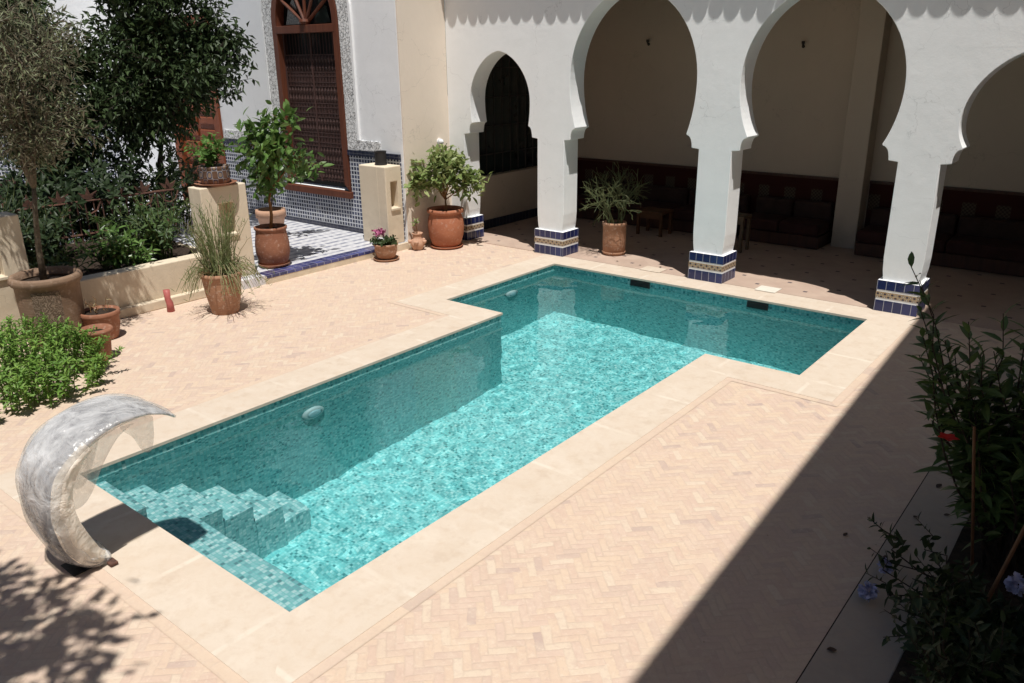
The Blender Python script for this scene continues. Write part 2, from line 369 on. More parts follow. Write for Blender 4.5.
# ------------------------------------------------------------------ mesh builder
def nrmz(v): 
    n = np.linalg.norm(v, axis=-1, keepdims=True); return v / np.maximum(n, 1e-9)
class MB:
    def __init__(self, uvo=(0, 0, 0)):
        self.v = []; self.f = []; self.uvo = uvo; self.fuv = {}
    def add(self, vs, fs):
        b = len(self.v); self.v.extend([tuple(map(float, q)) for q in vs]); self.f.extend([tuple(b + i for i in f) for f in fs]); return b
    def box(self, x0, y0, z0, x1, y1, z1):
        v = [(x0, y0, z0), (x1, y0, z0), (x1, y1, z0), (x0, y1, z0), (x0, y0, z1), (x1, y0, z1), (x1, y1, z1), (x0, y1, z1)]
        self.add(v, [(0, 3, 2, 1), (4, 5, 6, 7), (0, 1, 5, 4), (1, 2, 6, 5), (2, 3, 7, 6), (3, 0, 4, 7)]); return self
    def cbox(self, c, s):
        return self.box(c[0] - s[0] / 2, c[1] - s[1] / 2, c[2] - s[2] / 2, c[0] + s[0] / 2, c[1] + s[1] / 2, c[2] + s[2] / 2)
    def sheet(self, x0, y0, x1, y1, z):
        self.add([(x0, y0, z), (x1, y0, z), (x1, y1, z), (x0, y1, z)], [(0, 1, 2, 3)]); return self
    def prism(self, loops, axis, a0, a1, caps=(True, True)):
        """loops: outer polygon (+ holes) in 2D; axis 'y': points are (x,z); axis 'z': (x,y); axis 'x': (y,z)"""
        def P(p, a):
            return (p[0], a, p[1]) if axis == 'y' else (p[0], p[1], a) if axis == 'z' else (a, p[0], p[1])
        flat = [p for l in loops for p in l]
        tris = tessellate_polygon([[Vector((p[0], p[1], 0)) for p in l] for l in loops])
        b = self.add([P(p, a0) for p in flat], []); t = self.add([P(p, a1) for p in flat], [])
        for tr in tris:
            if caps[0]: self.f.append(tuple(b + i for i in tr))
            if caps[1]: self.f.append(tuple(t + i for i in reversed(tr)))
        o = 0
        if abs(a1 - a0) > 1e-9:
            for l in loops:
                n = len(l)
                for i in range(n):
                    j = (i + 1) % n
                    self.f.append((b + o + i, b + o + j, t + o + j, t + o + i))
                o += n
        return self
    def tube(self, pts, rad, n=7, caps=True, flat=None):
        pts = [Vector(p) for p in pts]; rings = []
        if not hasattr(rad, '__len__'): rad = [rad] * len(pts)
        up = Vector((.13, .21, .97)); b0 = len(self.v)
        for i, p in enumerate(pts):
            d = (pts[min(i + 1, len(pts) - 1)] - pts[max(i - 1, 0)])
            if d.length < 1e-9: d = Vector((0, 0, 1))
            d.normalize()
            a = d.cross(up)
            if a.length < .05: a = d.cross(Vector((1, 0, 0)))
            a.normalize(); c = d.cross(a); up = -c if False else up
            for k in range(n):
                th = 2 * PI * k / n
                q = p + (a * math.cos(th) + c * math.sin(th)) * rad[i]
                self.v.append(tuple(q))
        for i in range(len(pts) - 1):
            for k in range(n):
                k2 = (k + 1) % n
                self.f.append((b0 + i * n + k, b0 + i * n + k2, b0 + (i + 1) * n + k2, b0 + (i + 1) * n + k))
        if caps:
            self.f.append(tuple(b0 + k for k in reversed(range(n)))); self.f.append(tuple(b0 + (len(pts) - 1) * n + k for k in range(n)))
        return self
    def lathe(self, prof, n=28, c=(0, 0, 0), close=False):
        b0 = len(self.v); m = len(prof)
        for r, z in prof:
            for k in range(n):
                th = 2 * PI * k / n; self.v.append((c[0] + r * math.cos(th), c[1] + r * math.sin(th), c[2] + z))
        for i in range(m - 1):
            for k in range(n):
                k2 = (k + 1) % n
                self.f.append((b0 + i * n + k, b0 + i * n + k2, b0 + (i + 1) * n + k2, b0 + (i + 1) * n + k))
        if prof[0][0] > 1e-6: self.f.append(tuple(b0 + k for k in reversed(range(n))))
        if close and prof[-1][0] > 1e-6: self.f.append(tuple(b0 + (m - 1) * n + k for k in range(n)))
        return self
    def leaves(self, P, D, U, L, W, droop=.15, hi=False):
        P = np.asarray(P, float); D = nrmz(np.asarray(D, float)); U = np.asarray(U, float)
        N = len(P); L = np.broadcast_to(np.asarray(L, float), (N,))[:, None]; W = np.broadcast_to(np.asarray(W, float), (N,))[:, None]
        s = np.cross(D, U); bad = np.linalg.norm(s, axis=1) < .05
        s[bad] = np.cross(D[bad], np.array([1, .3, 0])); s = nrmz(s); nn = np.cross(s, D)
        if not hi:
            v = np.stack([P, P + D * L * .45 + s * W * .5 + nn * W * .15, P + D * L - nn * L * droop, P + D * L * .45 - s * W * .5 + nn * W * .15], 1)
            b = len(self.v); self.v.extend(map(tuple, v.reshape(-1, 3).tolist()))
            self.f.extend([(b + 4 * i, b + 4 * i + 1, b + 4 * i + 2, b + 4 * i + 3) for i in range(N)])
        else:
            def at(t, w, sg): return P + D * L * t + s * W * .5 * w * sg + nn * (W * .12 * abs(w) - L * droop * t * t)
            v = np.stack([P, at(.22, .75, 1), at(.22, .75, -1), at(.5, 1, 1), at(.5, 1, -1), at(.78, .6, 1), at(.78, .6, -1), at(1, 0, 1), at(.22, 0, 1), at(.5, 0, 1), at(.78, 0, 1)], 1)
            b = len(self.v); self.v.extend(map(tuple, v.reshape(-1, 3).tolist()))
            pat = [(0, 1, 8), (0, 8, 2), (8, 1, 3, 9), (2, 8, 9, 4), (9, 3, 5, 10), (4, 9, 10, 6), (10, 5, 7), (6, 10, 7)]
            for i in range(N):
                o = b + 11 * i; self.f.extend([tuple(o + k for k in f) for f in pat])
        return self
    def build(self, name, mat, parent=None, loc=(0, 0, 0), smooth=False, bevel=0.0, seg=2, fix=True, world=False):
        off = Vector((0, 0, 0))
        if world:
            off = Vector(parent['_w']) if parent else Vector(loc)
        vs = [(a - off[0], b - off[1], c - off[2]) for a, b, c in self.v] if world else self.v
        me = bpy.data.meshes.new(name); me.from_pydata(vs, [], self.f)
        if fix:
            bm = bmesh.new(); bm.from_mesh(me); bmesh.ops.recalc_face_normals(bm, faces=bm.faces); bm.to_mesh(me); bm.free()
        me.update()
        uvl = me.uv_layers.new(name='UVMap')
        n = len(me.loops); co = np.empty(len(me.vertices) * 3); me.vertices.foreach_get('co', co); co = co.reshape(-1, 3)
        li = np.empty(n, dtype=np.int32); me.loops.foreach_get('vertex_index', li)
        fn = np.empty(len(me.polygons) * 3); me.polygons.foreach_get('normal', fn); fn = np.abs(fn.reshape(-1, 3))
        tot = np.empty(len(me.polygons), dtype=np.int32); me.polygons.foreach_get('loop_total', tot)
        ax = np.repeat(np.argmax(fn, 1), tot); c = co[li] + np.array(off) - np.array(self.uvo)
        uv = np.where((ax == 0)[:, None], c[:, [1, 2]], np.where((ax == 1)[:, None], c[:, [0, 2]], c[:, [0, 1]]))
        uvl.data.foreach_set('uv', uv.ravel())
        me.materials.append(M[mat])
        o = bpy.data.objects.new(name, me); COL.objects.link(o)
        o.location = loc
        if parent: o.parent = parent; o.location = (0, 0, 0)
        if smooth:
            me.polygons.foreach_set('use_smooth', [True] * len(me.polygons))
        if bevel:
            md = o.modifiers.new('Bevel', 'BEVEL'); md.width = bevel; md.segments = seg; md.limit_method = 'ANGLE'; md.angle_limit = math.radians(42)
        return o

def tag(o, label, cat, group=None):
    o['label'] = label; o['category'] = cat
    if group: o['group'] = group
    return o
def thing(name, label, cat, loc=(0, 0, 0), rz=0.0, group=None):
    o = bpy.data.objects.new(name, None); COL.objects.link(o)
    o.empty_display_size = .1; o.location = loc; o.rotation_euler.z = rz; o['_w'] = tuple(loc)
    return tag(o, label, cat, group)
def struct(o): o['kind'] = 'structure'; return o
def copy_tree(src, loc, label, rz=None, scale=None):
    c = src.copy(); COL.objects.link(c); c.location = loc; c['label'] = label
    if rz is not None: c.rotation_euler.z = rz
    if scale: c.scale = scale
    for ch in src.children:
        d = ch.copy(); COL.objects.link(d); d.parent = c
        for g in ch.children:
            e = g.copy(); COL.objects.link(e); e.parent = d
    return c
def rv(rng, s=1.0):
    return Vector((rng.gauss(0, s), rng.gauss(0, s), rng.gauss(0, s)))

# ------------------------------------------------------------------ ground, pool
POOL = [(0, 0), (3.217, 0), (3.217, 6.41), (4.43, 6.41), (4.43, 9.15), (-1.16, 9.15), (-1.16, 6.19), (0, 6.19)]
def offset(poly, d):
    out = []; n = len(poly)
    for i in range(n):
        a, b, c = Vector(poly[i - 1]), Vector(poly[i]), Vector(poly[(i + 1) % n])
        e1 = (b - a).normalized(); e2 = (c - b).normalized()
        n1 = Vector((e1.y, -e1.x)); n2 = Vector((e2.y, -e2.x))
        out.append(tuple(b + n1 * d + n2 * d))
    return out
OUT = offset(POOL, .54); MIDP = offset(POOL, .25); LIP = offset(POOL, -.022)
g = MB(); g.prism([[(-60, -60), (60, -60), (60, 60), (-60, 60)], MIDP], 'z', 0, 0, (True, False))
gr = struct(g.build('ground', 'herringbone_brick', fix=False))
for p_ in gr.data.polygons:
    if p_.normal.z < 0: p_.flip()
# coping slabs, mitred at the corners: one ring
cp = MB(); n = len(POOL)
for i in range(n):
    j = (i + 1) % n
    a, b, c, d = LIP[i], LIP[j], OUT[j], OUT[i]
    cp.prism([[a, b, c, d]], 'z', -.024, .008)
cpo = struct(cp.build('coping', 'coping_stone'))
# uv along the run for the slab joints
uvl = cpo.data.uv_layers[0]
for pl in cpo.data.polygons:
    for li in pl.loop_indices:
        v = cpo.data.vertices[cpo.data.loops[li].vertex_index].co; k = v.index if False else None
k = 0
for i in range(n):
    a = Vector(POOL[i]); b = Vector(POOL[(i + 1) % n]); e = (b - a).normalized(); ids = set(range(8 * i, 8 * i + 8))
    for pl in cpo.data.polygons:
        if pl.vertices[0] in ids:
            for li in pl.loop_indices:
                co = cpo.data.vertices[cpo.data.loops[li].vertex_index].co
                uvl.data[li].uv = ((Vector((co.x, co.y)) - a).dot(e) + .37 * i, 0)
# brick border row outside the coping
row = MB(); O2 = offset(POOL, .539); O3 = offset(POOL, .628)
for i in range(n):
    j = (i + 1) % n
    if i == 4: continue
    row.add([(O2[i][0], O2[i][1], .004), (O2[j][0], O2[j][1], .004), (O3[j][0], O3[j][1], .004), (O3[i][0], O3[i][1], .004)], [(0, 1, 2, 3)])
ro = struct(row.build('brick_border', 'brick_row'))
for pl in ro.data.polygons:
    a = ro.data.vertices[pl.vertices[0]].co; b = ro.data.vertices[pl.vertices[1]].co; e = (b - a).normalized(); nn_ = Vector((e.y, -e.x, 0))
    for li in pl.loop_indices:
        d = ro.data.vertices[ro.data.loops[li].vertex_index].co - a
        ro.data.uv_layers[0].data[li].uv = (d.dot(e), d.dot(nn_))
# basin
def floor_z(y): return -2.62
basin = MB()
for i in range(n):
    a, b = POOL[i], POOL[(i + 1) % n]
    basin.add([(a[0], a[1], -.025), (b[0], b[1], -.025), (b[0], b[1], -2.9), (a[0], a[1], -2.9)], [(0, 1, 2, 3)])
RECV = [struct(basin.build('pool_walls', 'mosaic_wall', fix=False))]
fl = MB()
tr = tessellate_polygon([[Vector((p[0], p[1], 0)) for p in offset(POOL, .02)]])
fl.add([(p[0], p[1], floor_z(p[1])) for p in offset(POOL, .02)], [tuple(q) for q in tr])
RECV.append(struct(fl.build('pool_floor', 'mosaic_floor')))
st = MB()
st.box(.002, .002, -2.8, .78, .24, -.21)
st.box(.002, .002, -2.8, 3.215, .60, -.64)
st.box(.002, .60, -2.8, .72, .98, -1.0); st.box(.002, .98, -2.8, .66, 1.36, -1.38); st.box(.002, 1.36, -2.8, .60, 1.74, -1.80); st.box(.002, 1.74, -2.8, .56, 2.1, -2.2)
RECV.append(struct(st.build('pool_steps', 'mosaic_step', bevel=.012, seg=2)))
# water surface: a finely divided sheet with real low ripples
def brk(vals, d):
    out = []
    for a, b in zip(vals[:-1], vals[1:]):
        k = max(1, round((b - a) / d)); out += [a + (b - a) * i / k for i in range(k)]
    return out + [vals[-1]]
e_ = .012
xs = brk([-1.16 - e_, -e_, 3.217 + e_, 4.43 + e_], .045); ys = brk([-e_, 6.19 - e_, 6.41 + e_, 9.15 + e_], .045)
from mathutils import noise as mnoise
def rip(x, y):
    return RIP * (.0042 * mnoise.noise(Vector((x * 2.1, y * 2.1, .3))) + .0019 * mnoise.noise(Vector((x * 5.5, y * 5.5, 4.1))) + .0005 * mnoise.noise(Vector((x * 12, y * 12, 9.7))))
RIP = 1.0
wt = MB(); nx_, ny_ = len(xs), len(ys)
wt.v = [(x, y, -.125 + rip(x, y)) for y in ys for x in xs]
for j in range(ny_ - 1):
    for i in range(nx_ - 1):
        cx_, cy_ = (xs[i] + xs[i + 1]) / 2, (ys[j] + ys[j + 1]) / 2
        ok = (-e_ < cx_ < 3.217 + e_ and cy_ < 6.41 + e_) or (cy_ > 6.41 + e_) or (cx_ < 3.217 + e_ and cx_ < 3.217 and cy_ > 6.19 - e_)
        if cx_ < -e_ and cy_ < 6.19 - e_: ok = False
        if cx_ > 3.217 + e_ and cy_ < 6.41 - e_: ok = False
        if ok: a = j * nx_ + i; wt.f.append((a, a + 1, a + nx_ + 1, a + nx_))
wo = struct(wt.build('water', 'pool_water', smooth=True, fix=False))
bm = bmesh.new(); bm.from_mesh(wo.data); bmesh.ops.delete(bm, geom=[v for v in bm.verts if not v.link_faces], context='VERTS'); bm.to_mesh(wo.data); bm.free()
wo.cycles.is_caustics_caster = True
for o in RECV: o.cycles.is_caustics_receiver = True
def pool_light(label, loc, rz):
    t_ = thing('pool_light', label, 'pool light', loc, rz, 'round underwater pool lights')
    m = MB(); m.lathe([(.0, .0), (.13, 0), (.155, .012), (.155, .035), (.135, .055), (.11, .06)], 24)
    m.v = [(q[2], q[0], q[1]) for q in m.v]; m.v = [(q[0], q[1], q[2] * 1.0) for q in m.v]; RECV.append(m.build('rim', 'white_plastic', t_, smooth=True))
    m = MB(); m.lathe([(.115, .056), (.07, .075), (0, .082)], 24); m.v = [(q[2], q[0], q[1]) for q in m.v]; RECV.append(m.build('lens', 'lens_glass', t_, smooth=True))
pool_light('white round pool light below the waterline of the long left pool wall near the steps', (.0, 2.66, -.62), 0)
pool_light('white round pool light at the far left corner recess of the pool', (-1.16, 7.86, -.62), 0)
for x0, x1, lb in ((.50, .84, 'dark skimmer slot in the back pool wall below the middle column'), (2.62, 2.92, 'dark skimmer slot in the back pool wall right of the stone lid')):
    t_ = thing('skimmer', lb, 'skimmer', ((x0 + x1) / 2, 9.15, -.09))
    m = MB(); m.box(x0, 9.128, -.165, x1, 9.135, -.05); m.build('opening', 'black_void', t_, world=True)
    m = MB(); m.box(x0 - .02, 9.132, -.185, x1 + .02, 9.148, -.04); m.build('frame', 'dark_metal', t_, world=True)
m = MB(); m.box(-.17, -.15, 0, .17, .15, .012); tag(m.build('skimmer_lid', 'lid_stone', loc=(2.68, 9.76, .012), bevel=.004), 'pale square skimmer lid set in the paving before the arcade', 'lid')  # pool skimmer lids: this slab and the next
m = MB(); m.box(-.2, -.15, 0, .2, .15, .010); tag(m.build('skimmer_lid', 'coping_stone', loc=(.55, 9.80, .012), bevel=.004), 'pale worn lid in the paving between the pencil plant and the middle column', 'lid')

for o in RECV: o.cycles.is_caustics_receiver = True
# kerb path and planting bed on the right
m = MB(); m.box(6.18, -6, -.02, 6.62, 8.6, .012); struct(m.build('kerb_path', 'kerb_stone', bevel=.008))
m = MB(); m.box(6.172, -6, -.02, 6.18, 8.6, .0045); struct(m.build('path_joint', 'soil'))
m = MB()
for iy in range(60):
    for ix in range(8):
        pass
NX, NY = 10, 70
for iy in range(NY + 1):
    for ix in range(NX + 1):
        m.v.append((6.622 + ix * .14, -6 + iy * .21, .02 + R.uniform(0, .05)))
for iy in range(NY):
    for ix in range(NX):
        a = iy * (NX + 1) + ix; m.f.append((a, a + 1, a + NX + 2, a + NX + 1))
struct(m.build('flower_bed', 'soil'))

# ------------------------------------------------------------------ arcade
YW = 9.675; TH = .45
def horseshoe(xl, xr, ang_w, zw, za, q=.5, lipz=2.40, imp=2.17, lo=.13, li=.24):
    """outline of an arch opening from bottom left to bottom right; xl, xr = shaft faces"""
    c = (xl + xr) / 2; H = (xr - xl) / 2; hl = H - li
    half = [(H + .035, 0), (H + .03, .50), (H + .012, .62), (H, .80), (H, imp), (H - lo, imp + .015), (H - lo - .005, imp + .07)]
    for k in range(1, 6):
        a = k / 5 * PI / 2
        half.append((H - lo - .01 - (li - lo - .02) * (1 - math.cos(a)), imp + .07 + (lipz - imp - .09) * math.sin(a)))
    half.append((hl, lipz))
    bb = (zw - lipz) / math.sqrt(max(1e-6, 1 - (hl / ang_w) ** 2))
    for k in range(1, 10):
        z = lipz + (zw - lipz) * k / 9; half.append((ang_w * math.sqrt(max(0, 1 - ((z - zw) / bb) ** 2)), z))
    for k in range(1, 19):
        a = k / 18 * PI / 2
        zz = math.sin(a); xx = max(0, 1 - zz * zz) ** q
        half.append((ang_w * xx, zw + (za - zw) * zz))
    half[-1] = (0, za)
    return [(c - a, z) for a, z in half] + [(c + a, z) for a, z in reversed(half[:-1])]
A1 = horseshoe(-3.78, -1.945, .735, 2.82, 3.72, .62, li=.22)
A2 = horseshoe(-1.335, 1.336, 1.225, 3.22, 4.66, .52)
A3 = horseshoe(1.905, 4.37, 1.178, 3.2, 4.52, .52)
A4 = horseshoe(4.915, 7.05, .92, 2.72, 3.68, .56)
arc = thing('arcade', 'white plastered arcade of horseshoe arches behind the pool', 'arcade', (0, YW, 0))
outline = [(-4.2, 0)] + A1 + A2 + A3 + A4 + [(8.2, 0), (8.2, 5.55), (-4.2, 5.55)]
m = MB(); m.prism([outline], 'y', YW, YW + TH); m.build('arch_wall', 'white_plaster', arc, bevel=.022, seg=3, world=True)
# tiled feet
def tile_foot(x0, x1):
    f = MB(); y0, y1 = YW - .035, YW + TH + .035
    f.box(x0, y0, 0, x1, y1, .478); fo = f.build('tile_base', 'white_plaster', arc, bevel=.004, world=True)
    p = .004
    for z0, z1, mt, nm in ((.012, .178, 'blue_tile', 'blue_tiles'), (.215, .305, 'ochre_band', 'patterned_band'), (.335, .474, 'blue_tile', 'blue_tiles')):
        q = MB(uvo=(x0, y0, z0 - .01)); q.box(x0 - p, y0 - p, z0, x1 + p, y1 + p, z1)
        o = q.build(nm, mt, fo, world=False); 
        o.data.transform(Matrix.Translation(-Vector(arc['_w'])))
for x0, x1 in ((-4.19, -3.745), (-1.98, -1.315), (1.315, 1.925), (4.35, 4.93), (7.02, 8.1)): tile_foot(x0, x1)
# eave of green roof tiles with scalloped under-tiles
EZ = 5.58
ev = MB()
xx = -4.2; k = 0
while xx < 8.2:
    w = .13 + R.uniform(-.012, .012); dep = .17 + R.uniform(-.03, .035); ov = .256 + .005 * (xx + 4.2) + R.uniform(-.005, .005); sk = R.uniform(-.03, .03)
    prof = [(-w, .04), (-w, .0)] + [(w * math.sin(a) + sk * math.cos(a), -dep * math.cos(a) ** 1.3) for a in np.linspace(-PI / 2 * .98, PI / 2 * .98, 11)] + [(w, 0), (w, .04)]
    b = len(ev.v)
    ev.prism([[(xx + px_, EZ + pz_) for px_, pz_ in prof]], 'y', YW - ov, YW + .02)
    xx += .262
ev.build('eave_tiles', 'green_tile', arc, world=True)
rf = MB(); rf.prism([[(YW - .16, EZ + .04), (15.2, EZ + 1.2), (15.2, EZ + 1.45), (YW - .16, EZ + .22)]], 'x', -4.2, 8.2); rf.build('roof', 'green_tile', arc, world=True)
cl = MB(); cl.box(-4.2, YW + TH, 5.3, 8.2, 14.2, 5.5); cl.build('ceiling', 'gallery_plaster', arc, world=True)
# back wall with pilaster, end walls
YB = 13.95
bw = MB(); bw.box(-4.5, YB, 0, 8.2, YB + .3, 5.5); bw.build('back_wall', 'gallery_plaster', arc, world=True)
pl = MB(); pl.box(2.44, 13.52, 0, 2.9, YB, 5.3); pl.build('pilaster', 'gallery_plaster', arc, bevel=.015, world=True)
ew = MB(); XE = -4.25
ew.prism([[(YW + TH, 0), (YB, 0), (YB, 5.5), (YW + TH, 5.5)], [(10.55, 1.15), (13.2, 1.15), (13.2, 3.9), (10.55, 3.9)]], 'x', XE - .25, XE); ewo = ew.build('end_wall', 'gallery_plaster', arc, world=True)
wd = MB(); wd.box(XE - .24, 10.55, 1.15, XE - .2, 13.2, 3.9); w_ = wd.build('window', 'dark_glass', arc, world=True)
gb = MB()
for k in range(9): 
    yy = 10.75 + k * .28; gb.tube([(XE - .12, yy, 1.16), (XE - .12, yy, 3.88)], .014, 6)
for z in (1.6, 2.2, 2.8, 3.4): gb.tube([(XE - .12, 10.56, z), (XE - .12, 13.19, z)], .012, 6)
o = gb.build('window_grille', 'dark_metal', w_); o.data.transform(Matrix.Translation(-Vector(arc['_w'])))
ee = MB(); ee.box(7.9, YW + TH, 0, 8.2, YB, 5.5); ee.build('end_wall', 'gallery_plaster', arc, world=True)
bt = MB(); bt.box(XE, YW + TH, 0, XE + .02, YB, .2); bt.build('tile_skirting', 'base_tile', arc, world=True)
m = MB()
for x0, x1 in ((XE + .02, 2.42), (2.92, 7.88)): m.box(x0, YB - .03, .2, x1, YB - .002, 1.24)
m.build('wall_hanging', 'wall_textile', arc, world=True)
m = MB()
for x0, x1 in ((XE + .02, 2.42), (2.92, 7.88)): m.box(x0, YB - .06, 1.24, x1, YB - .001, 1.29)
m.build('panel_rail', 'dark_wood', arc, world=True)
m = MB(); m.box(-4.2, 9.70, -.1, 8.2, YB, .010); struct(m.build('gallery_floor', 'inlay_floor'))

# sofas in the gallery
def sofa(x0, x1, label):
    t_ = thing('banquette_sofa', label, 'sofa', ((x0 + x1) / 2, 13.4, 0), 0, 'dark sofas along the gallery wall')
    y0, y1 = 12.95, YB - .06
    m = MB(); m.box(x0, y0 + .05, .02, x1, y1, .26); m.build('base', 'dark_wood', t_, bevel=.01, world=True)
    nn = max(2, round((x1 - x0) / 1.3)); w = (x1 - x0) / nn
    for k in range(nn):
        m = MB(); m.box(x0 + k * w + .008, y0, .262, x0 + (k + 1) * w - .008, y1 - .24, .50); m.build('seat_cushion', 'sofa_fabric', t_, bevel=.05, seg=3, world=True)
        m = MB(); m.box(x0 + k * w + .02, y1 - .23, .40, x0 + (k + 1) * w - .02, y1 - .02, .82); m.build('back_cushion', 'cushion_fabric', t_, bevel=.06, seg=3, world=True)
sofa(-3.6, .6, 'long dark red sofa against the gallery wall seen through the widest arch')
sofa(.75, 2.36, 'short dark sofa ending at the plaster pilaster in the gallery')
sofa(3.05, 7.6, 'dark sofa right of the gallery pilaster, seen beyond the right-hand column')
def table(label, loc, w, d, h, mat, name='side_table', cat='table'):
    t_ = thing(name, label, cat, loc)
    m = MB(); m.box(-w / 2, -d / 2, h - .05, w / 2, d / 2, h); m.build('table_top', mat, t_, bevel=.008)
    for sx in (-1, 1):
        for sy in (-1, 1):
            m = MB(); m.cbox((sx * (w / 2 - .04), sy * (d / 2 - .04), (h - .052) / 2), (.06, .06, h - .052)); m.build('leg', mat, t_, bevel=.006)
    m = MB(); m.box(-w / 2 + .07, -d / 2 + .03, h - .16, w / 2 - .07, -d / 2 + .05, h - .055); m.build('apron', mat, t_)
table('low orange wooden table in front of the sofa behind the pencil plant', (-.95, 12.5, .011), .62, .5, .52, 'orange_wood')
table('pale wooden stool table half hidden by the middle column', (1.08, 12.1, .011), .40, .40, .70, 'pale_wood', 'stool', 'stool')
def bracket(label, x, z):
    t_ = thing('wall_lamp', label, 'wall lamp', (x, YB, z), 0, 'small dark wall lamps high on the gallery wall')
    m = MB(); m.lathe([(.03, 0), (.03, .015), (.015, .02)], 14); m.v = [(q[0], -q[2], q[1]) for q in m.v]; m.build('mount', 'dark_metal', t_, smooth=False)
    m = MB(); m.tube([(0, -.015, 0), (0, -.06, .01), (.02, -.09, .03)], .011, 8); m.build('arm', 'dark_metal', t_)
    m = MB(); m.lathe([(.015, 0), (.03, .03), (.033, .07)], 12, (.02, -.09, .025)); m.build('lamp_cup', 'dark_metal', t_)
bracket('small dark wall lamp seen inside the widest arch', -2.1, 3.85); bracket('small dark wall lamp seen inside the arch right of the middle column', 1.33, 3.75)
# ------------------------------------------------------------------ left house
YH = 8.4
house = thing('riad_house', 'white courtyard house with a latticed arched window and red door', 'house', (-9.5, YH, 0))
WX0, WX1, WZ0 = -7.95, -5.83, 1.0
def archpts(x0, x1, zb, zs, za, q=.6, nn=14):
    c = (x0 + x1) / 2; h = (x1 - x0) / 2; pts = [(x0, zb)]
    for k in range(nn + 1):
        a = k / nn * PI / 2; zz = math.sin(a); pts.append((c - h * max(0, 1 - zz * zz) ** q, zs + (za - zs) * zz))
    for k in range(nn - 1, -1, -1):
        a = k / nn * PI / 2; zz = math.sin(a); pts.append((c + h * max(0, 1 - zz * zz) ** q, zs + (za - zs) * zz))
    return pts + [(x1, zb)]
win = archpts(WX0, WX1, WZ0, 4.35, 5.55)
DX0, DX1 = -12.55, -10.38
m = MB(); m.prism([[(-15.8, 0), (DX0, 0), (DX0, 4.6), (DX1, 4.6), (DX1, 0), (-4.23, 0), (-4.23, 7.0), (-15.8, 7.0)], win], 'y', YH, YH + .45)
m.build('wall', 'cool_plaster', house, bevel=.012, world=True)
m = MB(); m.box(-4.9, YH + .45, 0, -4.23, 9.672, 7.0); m.box(-4.2290, YH + .003, 0, -4.2, 9.672, 7.0); m.build('corner_wall', 'warm_plaster', house, world=True)
# carved stucco surround
band_o = archpts(-8.27, -5.50, 1.86, 4.4, 5.95); band_i = archpts(WX0 - .01, WX1 + .01, 1.86, 4.36, 5.57)
m = MB(); m.prism([band_o + list(reversed(band_i))], 'y', YH - .03, YH - .001); m.build('stucco_surround', 'carved_stucco', house, world=True)
for xa, xb in ((-5.499, -4.86), (-10.3, -8.271)):
    m = MB(); m.box(xa, YH - .028, 1.87, xb, YH - .001, 2.06); m.build('stucco_frieze', 'carved_stucco', house, world=True)
eo = archpts(-8.34, -5.44, 2.065, 4.42, 6.03); m = MB(); m.prism([eo + list(reversed(archpts(-8.272, -5.498, 2.065, 4.4, 5.952)))], 'y', YH - .045, YH - .001); m.build('moulding', 'white_plaster', house, world=True)
for xa, xb in ((-5.828, -4.3), (-10.36, -7.952)):
    m = MB(); m.box(xa, YH - .05, 1.75, xb, YH - .001, 1.855); m.build('tile_cap', 'base_tile', house, world=True)
m = MB(); m.prism([[(-10.36, .15), (-4.3, .15), (-4.3, 1.748), (WX1 + .02, 1.748), (WX1 + .02, .86), (WX0 - .02, .86), (WX0 - .02, 1.748), (-10.36, 1.748)]], 'y', YH - .022, YH - .001)
m.build('dado', 'zellige_dado', house, world=True)
m = MB(); m.box(-10.36, YH - .035, .15, -4.3, YH - .0225, .25); m.build('tile_skirting', 'base_tile', house, world=True)
# window
mf = MB(); fr = MB()
jo = archpts(WX0 + .003, WX1 - .003, WZ0 + .003, 4.35, 5.54); ji = archpts(WX0 + .16, WX1 - .16, WZ0 + .14, 4.35, 5.34)
fr.prism([jo + list(reversed(ji))], 'y', YH - .055, YH + .16); w1 = fr.build('window', 'red_wood', house, bevel=.008, world=True)
HW = -Vector(house['_w'])
def wpart(mb, name, mat, **kw):
    o = mb.build(name, mat, w1, **kw); o.data.transform(Matrix.Translation(HW)); return o
m = MB(); m.box(WX0 + .1, YH - .06, 4.12, WX1 - .1, YH + .12, 4.27); wpart(m, 'transom', 'red_wood', bevel=.01)
m = MB(); m.box(WX0 - .06, YH - .11, .86, WX1 + .06, YH + .05, 1.0); wpart(m, 'sill', 'red_wood', bevel=.01)
cx = (WX0 + WX1) / 2
m = MB()
for a in (-58, -30, 0, 30, 58):
    r_ = math.radians(a); ln = 1.2 if abs(a) < 50 else .95
    m.tube([(cx, YH + .02, 4.28), (cx + math.sin(r_) * ln * .95, YH + .02, 4.28 + math.cos(r_) * ln)], .035, 6)
m.lathe([(0, -.06), (.1, -.05), (.12, 0), (.1, .05), (0, .06)], 12, (cx, YH, 4.33)); wpart(m, 'fanlight_spokes', 'red_wood')
for s_ in (-1, 1):
    m = MB(); m.prism([[(cx + s_ * .20, 4.29), (cx + s_ * .72, 4.30), (cx + s_ * .60, 4.62), (cx + s_ * .42, 4.80)]], 'y', YH + .07, YH + .085); wpart(m, 'glass_pane', 'dark_glass')
m = MB(); m.box(WX0 + .1, YH + .2, WZ0 + .02, WX1 - .1, YH + .22, 5.4); wpart(m, 'dark_interior', 'black_void')
